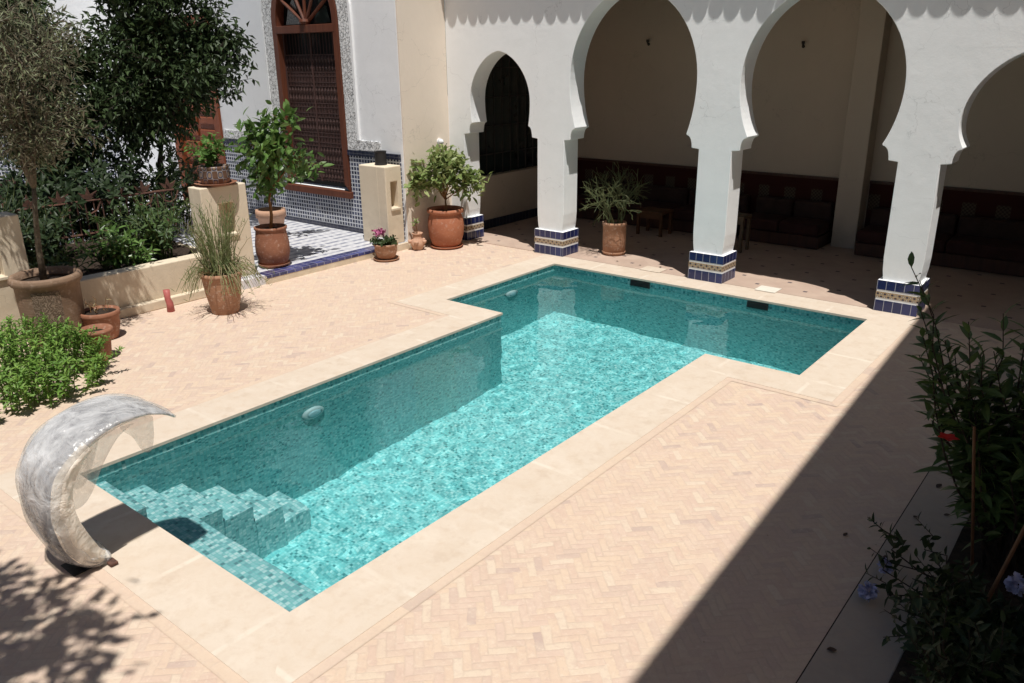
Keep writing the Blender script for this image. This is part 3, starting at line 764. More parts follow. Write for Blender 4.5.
# turned lattice: rails, bars and small spindle rows
lt = MB(); lx0, lx1 = WX0 + .17, WX1 - .17; ly = YH + .10
zrows = [1.16, 1.42, 1.50, 1.86, 1.94, 2.06, 2.14, 2.46, 2.54, 2.66, 2.74, 3.08, 3.16, 3.28, 3.36, 3.70]
for z in zrows: lt.box(lx0, ly - .010, z - .009, lx1, ly + .010, z + .009)
nb = 18
for k in range(nb + 1):
    x_ = lx0 + (lx1 - lx0) * k / nb; big = (k % 9 == 0)
    lt.tube([(x_, ly, 1.12), (x_, ly, 4.13)], .03 if big else .008, 4, caps=False)
for i in range(len(zrows) - 1):
    z0, z1 = zrows[i], zrows[i + 1]
    if z1 - z0 > .18:
        for k in range(nb):
            xa = lx0 + (lx1 - lx0) * (k + .5) / nb
            lt.lathe([(.005, z0), (.027, z0 + (z1 - z0) * .25), (.008, z0 + (z1 - z0) * .5), (.027, z0 + (z1 - z0) * .75), (.005, z1)], 5, (xa, ly, 0))
    else:
        for k in range(nb * 2):
            xa = lx0 + (lx1 - lx0) * (k + .5) / nb / 2; lt.box(xa - .008, ly - .008, z0, xa + .008, ly + .008, z1)
wpart(lt, 'lattice', 'lattice_wood')
# red door, louvred leaf
df = MB(); df.prism([[(DX0, .15), (DX0, 4.6), (DX1, 4.6), (DX1, .15), (DX1 - .26, .15), (DX1 - .26, 4.34), (DX0 + .26, 4.34), (DX0 + .26, .15)]], 'y', YH - .05, YH + .2)
d1 = df.build('door', 'door_wood', house, bevel=.01, world=True)
m = MB(); m.box(DX0 + .262, YH + .08, .16, DX1 - .262, YH + .13, 4.335); o = m.build('door_leaf', 'door_wood', d1); o.data.transform(Matrix.Translation(HW))
m = MB(); z = .35
while z < 4.2:
    for xa, xb in ((DX0 + .36, (DX0 + DX1) / 2 - .06), ((DX0 + DX1) / 2 + .06, DX1 - .36)): m.box(xa, YH + .02, z, xb, YH + .079, z + .17)
    z += .30
o = m.build('door_panels', 'door_wood', d1, bevel=.02); o.data.transform(Matrix.Translation(HW))
# far side wall closing the court on the left
sw = thing('side_wall', 'white courtyard side wall with a tiled dado at the far left', 'wall', (-15.6, 1.0, 0))
m = MB(); m.box(-16.0, -8, 0, -15.6, 8.395, 6.0); m.build('wall', 'white_plaster', sw, world=True)
m = MB(); m.box(-15.6, -8, .15, -15.575, 8.39, 1.9); m.build('dado', 'zellige_dado', sw, world=True)

# terrace with tiled edge
m = MB(); m.box(-15.6, 4.62, -.1, -4.262, YH, .15); m.box(-15.6, -8, -.1, -7.7, 4.615, .15); struct(m.build('terrace', 'zellige_floor'))
m = MB(); m.box(-4.262, 5.05, -.05, -4.22, YH, .135); m.box(-4.9, YH, -.05, -4.19, 9.63, .10); struct(m.build('terrace_riser', 'cream_plaster', bevel=.006))
m = MB(uvo=(-4.5, 5, 0)); m.box(-4.5, 5.06, .10, -4.215, YH - .42, .157); struct(m.build('terrace_edge', 'edge_tile', bevel=.004))

def niche_pillar(label, x0, x1, y0, y1, z0, z1, nz=(.86, 1.38), ny=None):
    t_ = thing('niche_pillar', label, 'pillar', ((x0 + x1) / 2, (y0 + y1) / 2, z0), 0, 'cream pillars with a small niche')
    ny = ny or (y0 + (y1 - y0) * .36, y0 + (y1 - y0) * .72)
    m = MB(); xm = x1 - .22
    m.prism([[(y0, z0), (y1, z0), (y1, z1), (y0, z1)], [(ny[0], nz[0]), (ny[1], nz[0]), (ny[1], nz[1]), (ny[0], nz[1])]], 'x', xm, x1, (False, True))
    m.box(x0, y0, z0, xm, y1, z1); m.build('post', 'cream_plaster', t_, bevel=.018, seg=3, world=True)
    m = MB(); m.box(x1 + .001, ny[0] - .03, nz[0] - .05, x1 + .03, ny[1] + .03, nz[0] - .004); m.build('niche_ledge', 'cream_plaster', t_, bevel=.008, world=True)
    return t_
niche_pillar('cream niche pillar by the latticed window with a black candle cup on top', -5.02, -4.27, 7.93, YH - .052, .15, 1.66, (.86, 1.36), (8.06, 8.24))
niche_pillar('cream niche pillar at the planter end carrying the painted bowl', -4.86, -4.5, 4.22, 5.05, 0, 1.70, (.92, 1.42), (4.52, 4.78))
niche_pillar('cream niche pillar at the left photo edge behind the olive jar', -4.9, -4.5, .72, 1.57, 0, 1.70, (.92, 1.42), (1.0, 1.25))
pw = thing('planter_wall', 'low cream planter wall with a stepped plinth between two pillars', 'planter', (-4.5, 2.9, 0))
m = MB(); m.box(-4.72, 1.575, 0, -4.46, 4.215, .66); m.build('wall', 'cream_plaster', pw, bevel=.02, seg=3, world=True)
m = MB(); m.box(-4.459, 1.575, 0, -4.34, 4.215, .14); m.build('plinth', 'cream_plaster', pw, bevel=.015, world=True)
m = MB()
for iy in range(31):
    for ix in range(29): m.v.append((-7.65 + ix * .105, 1.5 + iy * .104, .52 + R.uniform(0, .07)))
for iy in range(30):
    for ix in range(28):
        a = iy * 29 + ix; m.f.append((a, a + 1, a + 30, a + 29))
struct(m.build('garden_bed', 'soil'))
m = MB(); m.box(-7.68, 1.5, 0, -7.60, 4.6, .55); m.box(-7.6, 4.55, 0, -4.87, 4.61, .55); struct(m.build('bed_edge', 'cream_plaster'))
# rusty iron fence with leaf finials
fc = thing('iron_fence', 'rusty wrought iron fence with leaf finials behind the planter', 'fence', (-7.5, 3.4, .55))
m = MB()
for z in (.70, 1.28): m.tube([(-7.5, 1.6, z), (-7.5, 5.4, z)], .022, 6)
m.build('rail', 'rust_iron', fc, world=True)
m = MB()
for k in range(26): yy = 1.65 + k * .148; m.tube([(-7.5, yy, .5), (-7.5, yy, 1.28)], .013, 5)
m.build('bars', 'rust_iron', fc, world=True)
m = MB()
for k in range(8):
    yy = 1.8 + k * .5
    for a in (-50, 0, 50):
        r_ = math.radians(a); d = Vector((0, math.sin(r_), math.cos(r_)))
        c0 = Vector((-7.5, yy, 1.30)); p1 = c0 + d * .09; p2 = c0 + d * .22
        sd = Vector((0, d.z, -d.y)) * .04
        m.prism([[(c0.y, c0.z), (p1.y + sd.y, p1.z + sd.z), (p2.y, p2.z), (p1.y - sd.y, p1.z - sd.z)]], 'x', -7.51, -7.49)
    m.tube([(-7.5, yy - .2, 1.26), (-7.5, yy - .12, 1.1), (-7.5, yy, 1.05), (-7.5, yy + .12, 1.1), (-7.5, yy + .2, 1.26)], .016, 5)
m.build('finials', 'rust_iron', fc, world=True)
# garden sofa in the back of the court
gs = thing('garden_sofa', 'dark garden sofa with white cushions in the far left shade', 'sofa', (-12.2, 3.6, .15))
m = MB(); m.box(-.4, -1.1, 0, .4, 1.1, .4); m.build('base', 'sofa_fabric', gs, bevel=.03)
for k in (-.55, .55):
    m = MB(); m.box(-.36, k - .5, .402, .40, k + .5, .60); m.build('seat_cushion', 'cloth_white', gs, bevel=.06, seg=3)
    m = MB(); m.box(-.62, k - .5, .42, -.38, k + .5, 1.0); m.build('back_cushion', 'sofa_fabric', gs, bevel=.06, seg=3)
wp = MB(); wp.lathe([(.14, 0), (.14, .12), (.10, .15), (.10, 3.2), (.16, 3.3), (.16, 3.5)], 12, close=True)
tag(wp.build('wooden_post', 'orange_wood', loc=(-14.4, 4.6, .15)), 'orange wooden post in front of the far left tiled wall', 'post')

# ------------------------------------------------------------------ pots
def pot_parts(t_, prof, mat, soil_r, soil_z, saucer=None, n=30):
    m = MB(); m.lathe(prof, n); m.build('pot', mat, t_, smooth=True)
    m = MB(); m.lathe([(soil_r, soil_z), (soil_r * .5, soil_z + .02), (0, soil_z + .025)], 20); m.build('soil', 'soil', t_)
    if saucer:
        m = MB(); r_, h_ = saucer; m.lathe([(r_ * .85, 0), (r_, h_), (r_ * .96, h_), (r_ * .8, .015), (0, .014)], n); m.build('saucer', mat, t_, smooth=True)
def prof_taper(r0, r1, h, rim=.05, rimt=.03, z0=0.0):
    return [(r0 * .9, z0), (r0, z0 + .015), (r0 + (r1 - r0) * .5, z0 + h * .5), (r1, z0 + h - rim), (r1 + rimt, z0 + h - rim * .95), (r1 + rimt * 1.1, z0 + h - rim * .4), (r1 + rimt * .8, z0 + h), (r1 - .025, z0 + h), (r1 - .05, z0 + h - .10)]

def tree_parts(t_, rng, trunk, tr_r, blobs, nclus, nleaf, L, W, spread, lmat, bmat, droop=.1, hi=False, up=0.3, rnd=.8, nhub=9, limb=None, inner=1.0, twig=.012):
    """trunk polyline + limbs to hubs + twigs to leaf clusters filling the blobs"""
    tm = MB(); tm.tube(trunk, [tr_r * (1 - .45 * i / max(1, len(trunk) - 1)) for i in range(len(trunk))], 9)
    top = Vector(trunk[-1]); cl = []
    vol = [b[3] * b[4] * b[5] for b in blobs]; tot = sum(vol)
    while len(cl) < nclus:
        b = rng.choices(blobs, vol)[0]
        d = rv(rng).normalized(); r_ = rng.random() ** (1 / (2.2 * inner))
        r_ *= .82 + .3 * math.sin(3.1 * d.x + 1.7) * math.sin(4.3 * d.y + .6) * math.sin(3.7 * d.z) + .1 * rng.random()
        cl.append((Vector((b[0] + d.x * r_ * b[3], b[1] + d.y * r_ * b[4], b[2] + d.z * r_ * b[5])), Vector((b[0], b[1], b[2]))))
    hubs = [c[0].lerp(c[1], .45) for c in rng.sample(cl, min(nhub, len(cl)))]
    lr = limb or tr_r * .45
    for h_ in hubs:
        a = top; mid = a.lerp(h_, .5) + rv(rng, .06) + Vector((0, 0, .12 * (h_ - a).length * (.5 if h_.z > a.z else -.3)))
        tm.tube([a, a.lerp(mid, .5) + rv(rng, .02), mid, mid.lerp(h_, .5) + rv(rng, .03), h_], [lr, lr * .85, lr * .7, lr * .5, lr * .35], 6)
    P, D = [], []
    for c, cen in cl:
        hb = min(hubs, key=lambda q: (q - c).length)
        tm.tube([hb, hb.lerp(c, .5) + rv(rng, .04), c], [lr * .32, lr * .22, twig * .5], 4, caps=False)
        out = (c - cen); out = out.normalized() if out.length > 1e-4 else rv(rng).normalized()
        for _ in range(max(1, int(nleaf * rng.uniform(.55, 1.4)))):
            t0 = rng.random(); q = hb.lerp(c, .55 + .45 * t0) + rv(rng, spread)
            P.append(q); D.append(out * .55 + rv(rng, rnd) + Vector((0, 0, up)))
    tm.build('trunk', bmat, t_, smooth=True)
    N = len(P); lm = MB(); ar = np.array([tuple(q) for q in P]); dr = np.array([tuple(q) for q in D])
    U = np.array([0, 0, 1.0]) + np.random.RandomState(rng.randint(0, 9999)).normal(0, .5, (N, 3))
    sz = np.random.RandomState(rng.randint(0, 9999)).uniform(.6, 1.25, N)
    lm.leaves(ar, dr, U, L * sz, W * sz, droop, hi); lm.build('crown', lmat, t_, fix=False)
def stem_parts(t_, rng, stems, nleaf, L, W, lmat, smat='green_stem', sr=.012, droop=.25, hi=True, start=.15, up=.35, rnd=.25, crown_name='foliage'):
    """stems: list of polylines; leaves spiral along each stem"""
    sm = MB(); P, D, U, SZ = [], [], [], []
    for s_ in stems:
        pts = [Vector(p) for p in s_]; sm.tube(pts, [sr * (1 - .7 * i / (len(pts) - 1)) for i in range(len(pts))], 5)
        ph = rng.random() * 6.28
        for k in range(nleaf):
            f = start + (1 - start) * (k + rng.random() * .6) / nleaf; f = min(f, 1.0); x_ = f * (len(pts) - 1); i = min(int(x_), len(pts) - 2)
            p = pts[i].lerp(pts[i + 1], x_ - i); d = (pts[i + 1] - pts[i]).normalized()
            ph += 2.4; a = d.cross(Vector((.3, .2, 1)) if abs(d.z) < .9 else Vector((1, 0, 0))).normalized(); b = d.cross(a)
            rad = a * math.cos(ph) + b * math.sin(ph)
            P.append(tuple(p)); D.append(tuple(rad + d * (up + .5 * f * f) + rv(rng, rnd))); U.append(tuple(d + rv(rng, .2))); SZ.append(rng.uniform(.65, 1.15) * (1 - .35 * f ** 4))
    sm.build('stem', smat, t_)
    lm = MB(); SZ = np.array(SZ); lm.leaves(P, D, U, L * SZ, W * SZ, droop, hi); lm.build(crown_name, lmat, t_, fix=False)
def arch_stems(rng, n, base_r, h, spread, bend=.3, seg=6, base=(0, 0, 0), hv=.25):
    out = []
    for k in range(n):
        a = rng.random() * 6.28; r0 = base_r * math.sqrt(rng.random()); hh = h * rng.uniform(1 - hv, 1 + hv * .4); sp = spread * rng.uniform(.3, 1.1)
        pts = []
        for i in range(seg + 1):
            f = i / seg; rr = r0 + sp * f ** 1.5; z_ = hh * (f - bend * f * f * (sp / max(spread, .01)))
            pts.append((base[0] + math.cos(a) * rr + rng.gauss(0, .012), base[1] + math.sin(a) * rr + rng.gauss(0, .012), base[2] + z_))
        out.append(pts)
    return out

# olive in the huge engraved jar
r1 = random.Random(11)
t_ = thing('potted_tree', 'olive tree in a huge engraved clay jar at the left edge', 'potted tree', (-3.98, 1.55, 0))
pot_parts(t_, [(.34, 0), (.355, .02), (.375, .3), (.385, .7), (.39, .84), (.42, .86), (.44, .90), (.43, .95), (.41, .975), (.37, .97), (.35, .88)], 'big_clay', .36, .86)
m = MB(); b0 = 0
for i in range(13):
    z = .30 + i * .042; rr = .39 + .035 * (z / .5) ** .7 + .012
    rr = np.interp(z, [.02, .3, .7, .84], [.355, .375, .385, .39]) + .005
    for k in range(15):
        th = math.radians(-52 + k * 3.6); m.v.append((rr * math.cos(th), rr * math.sin(th), z))
for i in range(12):
    for k in range(14):
        a = i * 15 + k; m.f.append((a, a + 1, a + 16, a + 15))
m.build('engraved_panel', 'engraved_clay', t_, smooth=True)
tree_parts(t_, r1, [(-.02, -.02, .85), (-.03, .0, 1.3), (.0, .03, 1.7), (.02, .08, 2.1)], .046, [(.05, .12, 3.75, 1.02, 1.02, .95), (.02, .15, 3.0, .92, .92, .72), (-.35, -.35, 3.9, .9, .9, .9), (.1, .1, 2.55, .55, .55, .45)], 330, 34, .105, .021, .10, 'olive_leaf', 'bark', droop=.05, up=.0, nhub=13, limb=.034)
# dense dark trees
r2 = random.Random(5)
t_ = thing('tree', 'dense dark green tree hanging over the red door', 'tree', (-8.7, 5.7, .15))
tree_parts(t_, r2, [(0, 0, 0), (.1, .05, .8), (.05, .12, 1.5), (.18, .2, 2.1)], .085, [(.15, .3, 3.5, 1.45, 1.45, 1.6), (.70, 1.3, 3.95, .8, .8, 1.1), (-.2, -.3, 2.4, 1.15, 1.15, 1.1), (.78, 1.5, 3.1, .5, .5, .8), (.2, .3, 4.9, 1.3, 1.3, .7)], 600, 28, .165, .068, .13, 'dark_leaf', 'dark_bark', droop=.25, up=-.25, nhub=14, hi=False)
t_ = thing('tree', 'darker bushy tree half hidden between the olive and the dense tree', 'tree', (-9.9, 4.2, .15))
tree_parts(t_, r2, [(0, 0, 0), (.0, .05, .8), (.08, .0, 1.5), (.0, .1, 2.2)], .075, [(.1, .1, 3.2, 1.4, 1.5, 1.8), (.2, .2, 1.7, 1.1, 1.2, .9), (.3, -.6, 4.6, 1.2, 1.4, 1.0)], 430, 26, .165, .068, .15, 'dark_leaf', 'dark_bark', droop=.25, up=-.2)
# low dark plants in the bed behind the planter
def shrub(label, loc, stems_n, h, spread, nleaf, L, W, lmat, seed, base_r=.12, group=None, bend=.3, up=.35, name='shrub', smat='green_stem', droop=.25):
    rg = random.Random(seed); t_ = thing(name, label, 'shrub', loc, 0, group)
    stem_parts(t_, rg, arch_stems(rg, stems_n, base_r, h, spread, bend), nleaf, L, W, lmat, smat, droop=droop, up=up); return t_
GB = 'plants in the planter bed'
shrub('bright broad-leaved young plant in the middle of the planter bed', (-5.15, 2.95, .55), 15, .78, .36, 14, .24, .07, 'citrus_leaf', 21, group=GB)
shrub('spreading green shrub in the planter bed beside the niche pillar', (-5.15, 3.8, .55), 18, 1.15, .5, 16, .17, .055, 'mid_leaf', 22, group=GB)
shrub('low leafy shrub between the bright plant and the pillar shrub', (-5.0, 3.35, .55), 12, .62, .4, 13, .17, .052, 'citrus_leaf', 23, group=GB)
shrub('dark arching plant in the planter bed nearest the olive jar', (-5.2, 2.2, .55), 11, .5, .42, 12, .2, .055, 'mid_leaf', 24, group=GB)
shrub('dark upright shrub before the rusty fence at its left end', (-6.7, 2.5, .55), 34, 1.0, .6, 18, .2, .06, 'shade_leaf', 25, .4, GB)
shrub('dark upright shrub before the rusty fence beside the red door', (-6.3, 4.1, .55), 34, .9, .6, 18, .19, .06, 'dark_leaf', 26, .4, GB)
shrub('dark tall leafy plant behind the rusty fence below the dense tree', (-8.6, 4.5, .15), 64, 2.1, 1.1, 28, .27, .095, 'shade_leaf', 27, .7)
shrub('dark spiky plant behind the olive trunk at the left edge', (-7.0, 1.9, .3), 40, 1.45, .6, 16, .32, .045, 'shade_leaf', 28, .4, bend=.1, up=1.2)
shrub('dark broad shrub behind the left end of the rusty fence', (-9.0, 3.0, .15), 64, 1.9, 1.1, 26, .27, .095, 'shade_leaf', 30, .7)
shrub('mid green shrub under the tree in front of the red door', (-9.2, 6.1, .15), 40, 1.9, .8, 22, .24, .08, 'dark_leaf', 29, .5)

# bowl on the pillar
t_ = thing('painted_bowl', 'blue and white painted bowl with a green plant on the niche pillar', 'bowl', (-4.68, 4.62, 1.702))
m = MB(); m.lathe([(.19, .03), (.225, .05), (.245, .16), (.23, .27), (.245, .30), (.235, .31), (.21, .30), (.19, .2)], 28); m.build('bowl', 'painted_bowl', t_, smooth=True)
m = MB(); m.lathe([(.22, 0), (.34, .045), (.325, .05), (.21, .025), (0, .024)], 28); m.build('saucer', 'brown_terracotta', t_, smooth=True)
m = MB(); m.lathe([(.20, .26), (0, .275)], 18); m.build('soil', 'soil', t_)
rg = random.Random(31); stem_parts(t_, rg, arch_stems(rg, 18, .08, .62, .36, .35, base=(-.04, -.04, .26)), 14, .13, .065, 'fern_leaf', sr=.008)

# grassy pot by the planter
t_ = thing('potted_plant', 'feathery grey-green grass in a terracotta pot before the niche pillar', 'potted plant', (-3.40, 3.74, 0), 0, 'plants in pots around the pool')
pot_parts(t_, [(.19, .0), (.20, .02), (.255, .30), (.275, .48), (.285, .56), (.305, .57), (.305, .63), (.28, .635), (.25, .55)], 'old_terracotta', .26, .56)
rg = random.Random(33); P, D, U, LL = [], [], [], []
blades = MB(); dry = MB()
for k in range(240):
    a = rg.random() * 6.28; rr = .2 * math.sqrt(rg.random()); tall = rg.random() < .55
    x0, y0 = rr * math.cos(a), rr * math.sin(a); h_ = rg.uniform(.6, 1.5) if tall else rg.uniform(.15, .5); sp = rg.uniform(.05, .32) if tall else rg.uniform(.25, .52)
    if rg.random() < .2: h_ *= .8; sp *= 1.2
    tgt = dry if rg.random() < (.2 if tall else .6) else blades; pts = []
    for i in range(7):
        f = i / 6; dz = h_ * f * (1.25 - .5 * f) if tall else h_ * (2.2 * f - 2.6 * f * f) * 1.2
        pts.append((x0 + math.cos(a) * sp * f ** 1.2 + rg.gauss(0, .01), y0 + math.sin(a) * sp * f ** 1.2 + rg.gauss(0, .01), .56 + dz))
    tgt.tube(pts, [.006, .006, .0055, .005, .0045, .004, .003], 3, caps=False)
    for i in range(1, 7):
        if rg.random() < .75: P.append(pts[i]); D.append((rg.gauss(0, .6), rg.gauss(0, .6), .7)); U.append((rg.gauss(0, 1), rg.gauss(0, 1), .3)); LL.append(rg.uniform(.06, .14))
blades.leaves(P, D, U, LL, .011, .05)
blades.build('foliage', 'grey_leaf', t_, fix=False); dry.build('dry_stems', 'straw_leaf', t_, fix=False)

# citrus pot on the terrace edge
t_ = thing('potted_plant', 'small citrus tree in a tall terracotta pot on the terrace edge', 'potted plant', (-4.72, 5.58, .158), 0, 'plants in pots around the pool')
pot_parts(t_, [(.225, .05), (.25, .07), (.295, .25), (.295, .40), (.265, .60), (.26, .64), (.28, .66), (.285, .70), (.26, .705), (.23, .6)], 'brown_terracotta', .24, .64, (.28, .06))
rg = random.Random(35)
tree_parts(t_, rg, [(0, 0, .62), (.03, .03, .9), (-.02, .05, 1.15), (.0, .1, 1.35)], .032, [(-.05, .05, 2.05, .55, .65, .62), (.1, .65, 1.75, .35, .45, .42), (-.1, -.05, 1.45, .34, .34, .40), (.05, .45, 2.4, .4, .5, .35)], 92, 9, .19, .095, .085, 'citrus_leaf', 'dry_stem', droop=.2, up=.2, nhub=9, hi=True, limb=.016, twig=.006)
t_ = thing('potted_plant', 'pale pink terracotta pot with a leafy plant standing behind the citrus pot', 'potted plant', (-6.6, 6.9, .152), 0, 'plants in pots around the pool')
pot_parts(t_, prof_taper(.21, .27, .62, .16, .03), 'pale_terracotta', .22, .54)
rg = random.Random(36)
tree_parts(t_, rg, [(0, 0, .55), (.02, .05, .8), (.0, .1, 1.0)], .02, [(.0, .0, 1.25, .35, .35, .38), (.45, .75, 1.35, .28, .35, .22)], 42, 10, .16, .08, .06, 'citrus_leaf', 'bark', nhub=5, hi=True, limb=.012, twig=.005)
# vine twig reaching out on the wall
t_ = thing('climbing_branch', 'thin leafy twig hanging against the white wall left of the window', 'branch', (-8.6, 7.2, 3.2))
rg = random.Random(37); stem_parts(t_, rg, [[(-.45, -.35, .25), (-.2, -.1, .18), (.1, .1, .05), (.4, .35, .0), (.7, .5, .05)], [(-.1, 0, .12), (.05, .1, -.15), (.1, .15, -.4)], [(.1, .1, .05), (.4, .2, -.15), (.5, .25, -.3)]], 11, .2, .08, 'dark_leaf', 'dark_bark', sr=.012, start=.1)

# flower pot, strawberry pot, big pot
t_ = thing('potted_plant', 'low ribbed clay pot with pink and white flowers by the terrace step', 'potted plant', (-3.90, 7.50, 0), 0, 'plants in pots around the pool')
pot_parts(t_, [(.15, .05), (.17, .06), (.215, .18), (.21, .27), (.235, .29), (.235, .32), (.21, .32), (.19, .27)], 'old_terracotta', .19, .28, (.25, .045))
rg = random.Random(41); stem_parts(t_, rg, arch_stems(rg, 34, .14, .20, .17, .4, base=(0, 0, .28)), 9, .085, .055, 'dark_leaf', sr=.006)
def blossom(t_, mat, pts, r_=.03, name='flower'):
    m = MB()
    for p in pts:
        for k in range(5):
            a = k * 1.2566; d = Vector((math.cos(a), math.sin(a), .35)); m.leaves([p], [tuple(d)], [(0, 0, 1)], r_ * 1.5, r_ * 1.2, .1, True)
    m.build(name, mat, t_, fix=False)
P = [(-.10 + rg.uniform(-.09, .09), -.06 + rg.uniform(-.09, .09), .52 + rg.uniform(-.04, .04)) for _ in range(90)]; m = MB()
m.leaves(P, [tuple(rv(rg) + Vector((0, 0, .5))) for _ in P], [(rg.gauss(0, 1), rg.gauss(0, 1), rg.gauss(0, 1)) for _ in P], .05, .045, .1, True); m.build('flower', 'pink_petal', t_, fix=False)
blossom(t_, 'white_petal', [(.03 + rg.gauss(0, .02), -.12 + rg.gauss(0, .02), .42 + rg.gauss(0, .015)) for _ in range(5)])
t_ = thing('strawberry_pot', 'small pale strawberry pot with cup-shaped side pockets beside the big pot', 'pot', (-4.02, 8.46, 0))
m = MB(); m.lathe([(.11, 0), (.12, .01), (.175, .12), (.18, .2), (.14, .28), (.12, .30), (.12, .40), (.14, .41), (.14, .44), (.12, .44), (.10, .38)], 24); m.build('pot', 'pale_terracotta', t_, smooth=True)
for k in range(5):
    a = k * 1.2566 + .3; c = Vector((.19 * math.cos(a), .19 * math.sin(a), .17)); m = MB(); m.lathe([(.02, 0), (.05, .03), (.06, .09), (.048, .09), (.035, .05), (0, .045)], 12, tuple(c)); m.build('pocket', 'pale_terracotta', t_, smooth=True)
m = MB(); m.lathe([(.125, .38), (0, .39)], 14); m.build('soil', 'soil', t_)
rg = random.Random(42); stem_parts(t_, rg, arch_stems(rg, 5, .04, .5, .12, .2, base=(0, 0, .38)), 5, .1, .045, 'bright_leaf', 'dry_stem', sr=.007, start=.6)
[o for o in scene.objects if o.name.startswith('strawberry_pot')][0].scale = (.78, .78, .78)
t_ = thing('potted_plant', 'leafy light green shrub in the big round orange pot by the small arch', 'potted plant', (-3.72, 8.98, 0), 0, 'plants in pots around the pool')
pot_parts(t_, [(.25, .05), (.285, .07), (.345, .25), (.365, .42), (.35, .58), (.315, .68), (.315, .70), (.36, .715), (.37, .75), (.36, .785), (.33, .79), (.30, .72)], 'terracotta', .31, .70, (.335, .055), 36)
rg = random.Random(43)
tree_parts(t_, rg, [(0, 0, .68), (.02, .0, .82), (-.02, .03, .95)], .026, [(0, .0, 1.52, .58, .58, .46), (.35, .35, 1.3, .34, .34, .34), (-.3, -.3, 1.28, .3, .3, .34), (0, 0, 1.85, .3, .3, .25)], 120, 11, .16, .07, .08, 'pale_leaf', 'dry_stem', droop=.2, up=.25, nhub=12, hi=True, limb=.014, twig=.005)

# pencil plant under the wide arch
t_ = thing('potted_plant', 'pencil-stemmed succulent in a scratched clay pot under the widest arch', 'potted plant', (-.66, 10.42, .012), 0, 'plants in pots around the pool')
pot_parts(t_, [(.205, .05), (.215, .06), (.222, .3), (.222, .56), (.235, .57), (.235, .62), (.21, .625), (.195, .56)], 'old_terracotta', .21, .57, (.235, .07))
rg = random.Random(44); sm = MB()
def grow(p, d, ln, r_, depth):
    pts = [p]
    for i in range(3):
        d = (d + rv(rg, .16) + Vector((0, 0, .02 if depth < 2 else -.03))).normalized(); pts.append(pts[-1] + d * ln / 3)
    sm.tube(pts, [r_, r_ * .92, r_ * .86, r_ * .78], 5)
    if depth < 4:
        for _ in range(2 if depth else 3):
            grow(pts[-1], (d + rv(rg, .36)).normalized(), ln * rg.uniform(.68, .95), r_ * .78, depth + 1)
for k in range(15):
    a = k * .7 + rg.random(); lean = rg.uniform(.03, .40)
    grow(Vector((.12 * math.cos(a), .12 * math.sin(a), .56)), Vector((math.cos(a) * lean, math.sin(a) * lean, 1 - .25 * lean)).normalized(), rg.uniform(.22, .34), .012, 0)
sm.build('stems', 'pencil_leaf', t_)

# terracotta pots near the olive jar, pipe, bush
t_ = thing('flower_pot', 'round terracotta pot of dry soil beside the engraved jar', 'pot', (-3.68, 2.02, 0), 0, 'small terracotta pots by the olive jar')
pot_parts(t_, [(.17, .0), (.19, .02), (.235, .2), (.235, .32), (.255, .33), (.255, .40), (.235, .405), (.21, .34)], 'brown_terracotta', .22, .37)
rg = random.Random(46); stem_parts(t_, rg, arch_stems(rg, 7, .12, .25, .15, .3, base=(0, 0, .37)), 3, .08, .02, 'straw_leaf', 'dry_stem', sr=.006)
t_ = thing('flower_pot', 'terracotta pot half hidden in the bright bush below the jar', 'pot', (-2.88, 1.60, 0), 0, 'small terracotta pots by the olive jar')
pot_parts(t_, prof_taper(.13, .17, .42, .06), 'brown_terracotta', .14, .36)
m = MB(); m.tube([(0, 0, 0), (0, 0, .13), (-.02, -.012, .2), (-.02, -.012, .34)], [.058, .052, .045, .05], 12)
tag(m.build('pipe_stub', 'red_plastic', loc=(-4.1, 3.24, 0), smooth=True), 'short pink plastic pipe standing at the foot of the planter wall', 'pipe')
t_ = thing('bush', 'bright green feathery bush in the lower left by the fountain', 'bush', (-2.80, .50, 0))
rg = random.Random(47); stems = []
for k in range(210):
    a = rg.random() * 6.28; rr = math.sqrt(rg.random()); bx, by = rr * math.cos(a) * 1.05 + .05, rr * math.sin(a) * 1.05 - .12
    h_ = (.80 - .42 * rr ** 2) * rg.uniform(.75, 1.1); lx, ly_ = math.cos(a) * .2 * rr + rg.gauss(0, .07), math.sin(a) * .2 * rr + rg.gauss(0, .07)
    stems.append([(bx + lx * f ** 1.3, by + ly_ * f ** 1.3, h_ * f * (1.1 - .1 * f)) for f in (0, .3, .6, .85, 1)])
stem_parts(t_, rg, stems, 46, .095, .027, 'bright_leaf', sr=.007, start=.08, up=.3, rnd=.45, droop=.2)

# candle cup and small white lamp
m = MB(); m.lathe([(.115, 0), (.12, .01), (.11, .05), (.115, .24), (.125, .26), (.105, .26), (.1, .03), (0, .03)], 22)
tag(m.build('candle_cup', 'dark_metal', loc=(-4.62, 8.16, 1.662), smooth=False), 'black metal candle cup on the pillar by the latticed window', 'candle holder')
t_ = thing('wall_lamp', 'small white dome lamp on the pinkish corner wall above the big pot', 'wall lamp', (-4.2, 9.38, 2.02))
m = MB(); m.lathe([(.07, 0), (.07, .03), (0, .03)], 16); m.v = [(q[2], q[0], q[1]) for q in m.v]; m.build('mount', 'white_plastic', t_)
m = MB(); m.lathe([(.06, .03), (.055, .07), (.03, .1), (0, .11)], 16); m.v = [(q[2], q[0], q[1]) for q in m.v]; m.build('dome', 'white_plastic', t_, smooth=True)
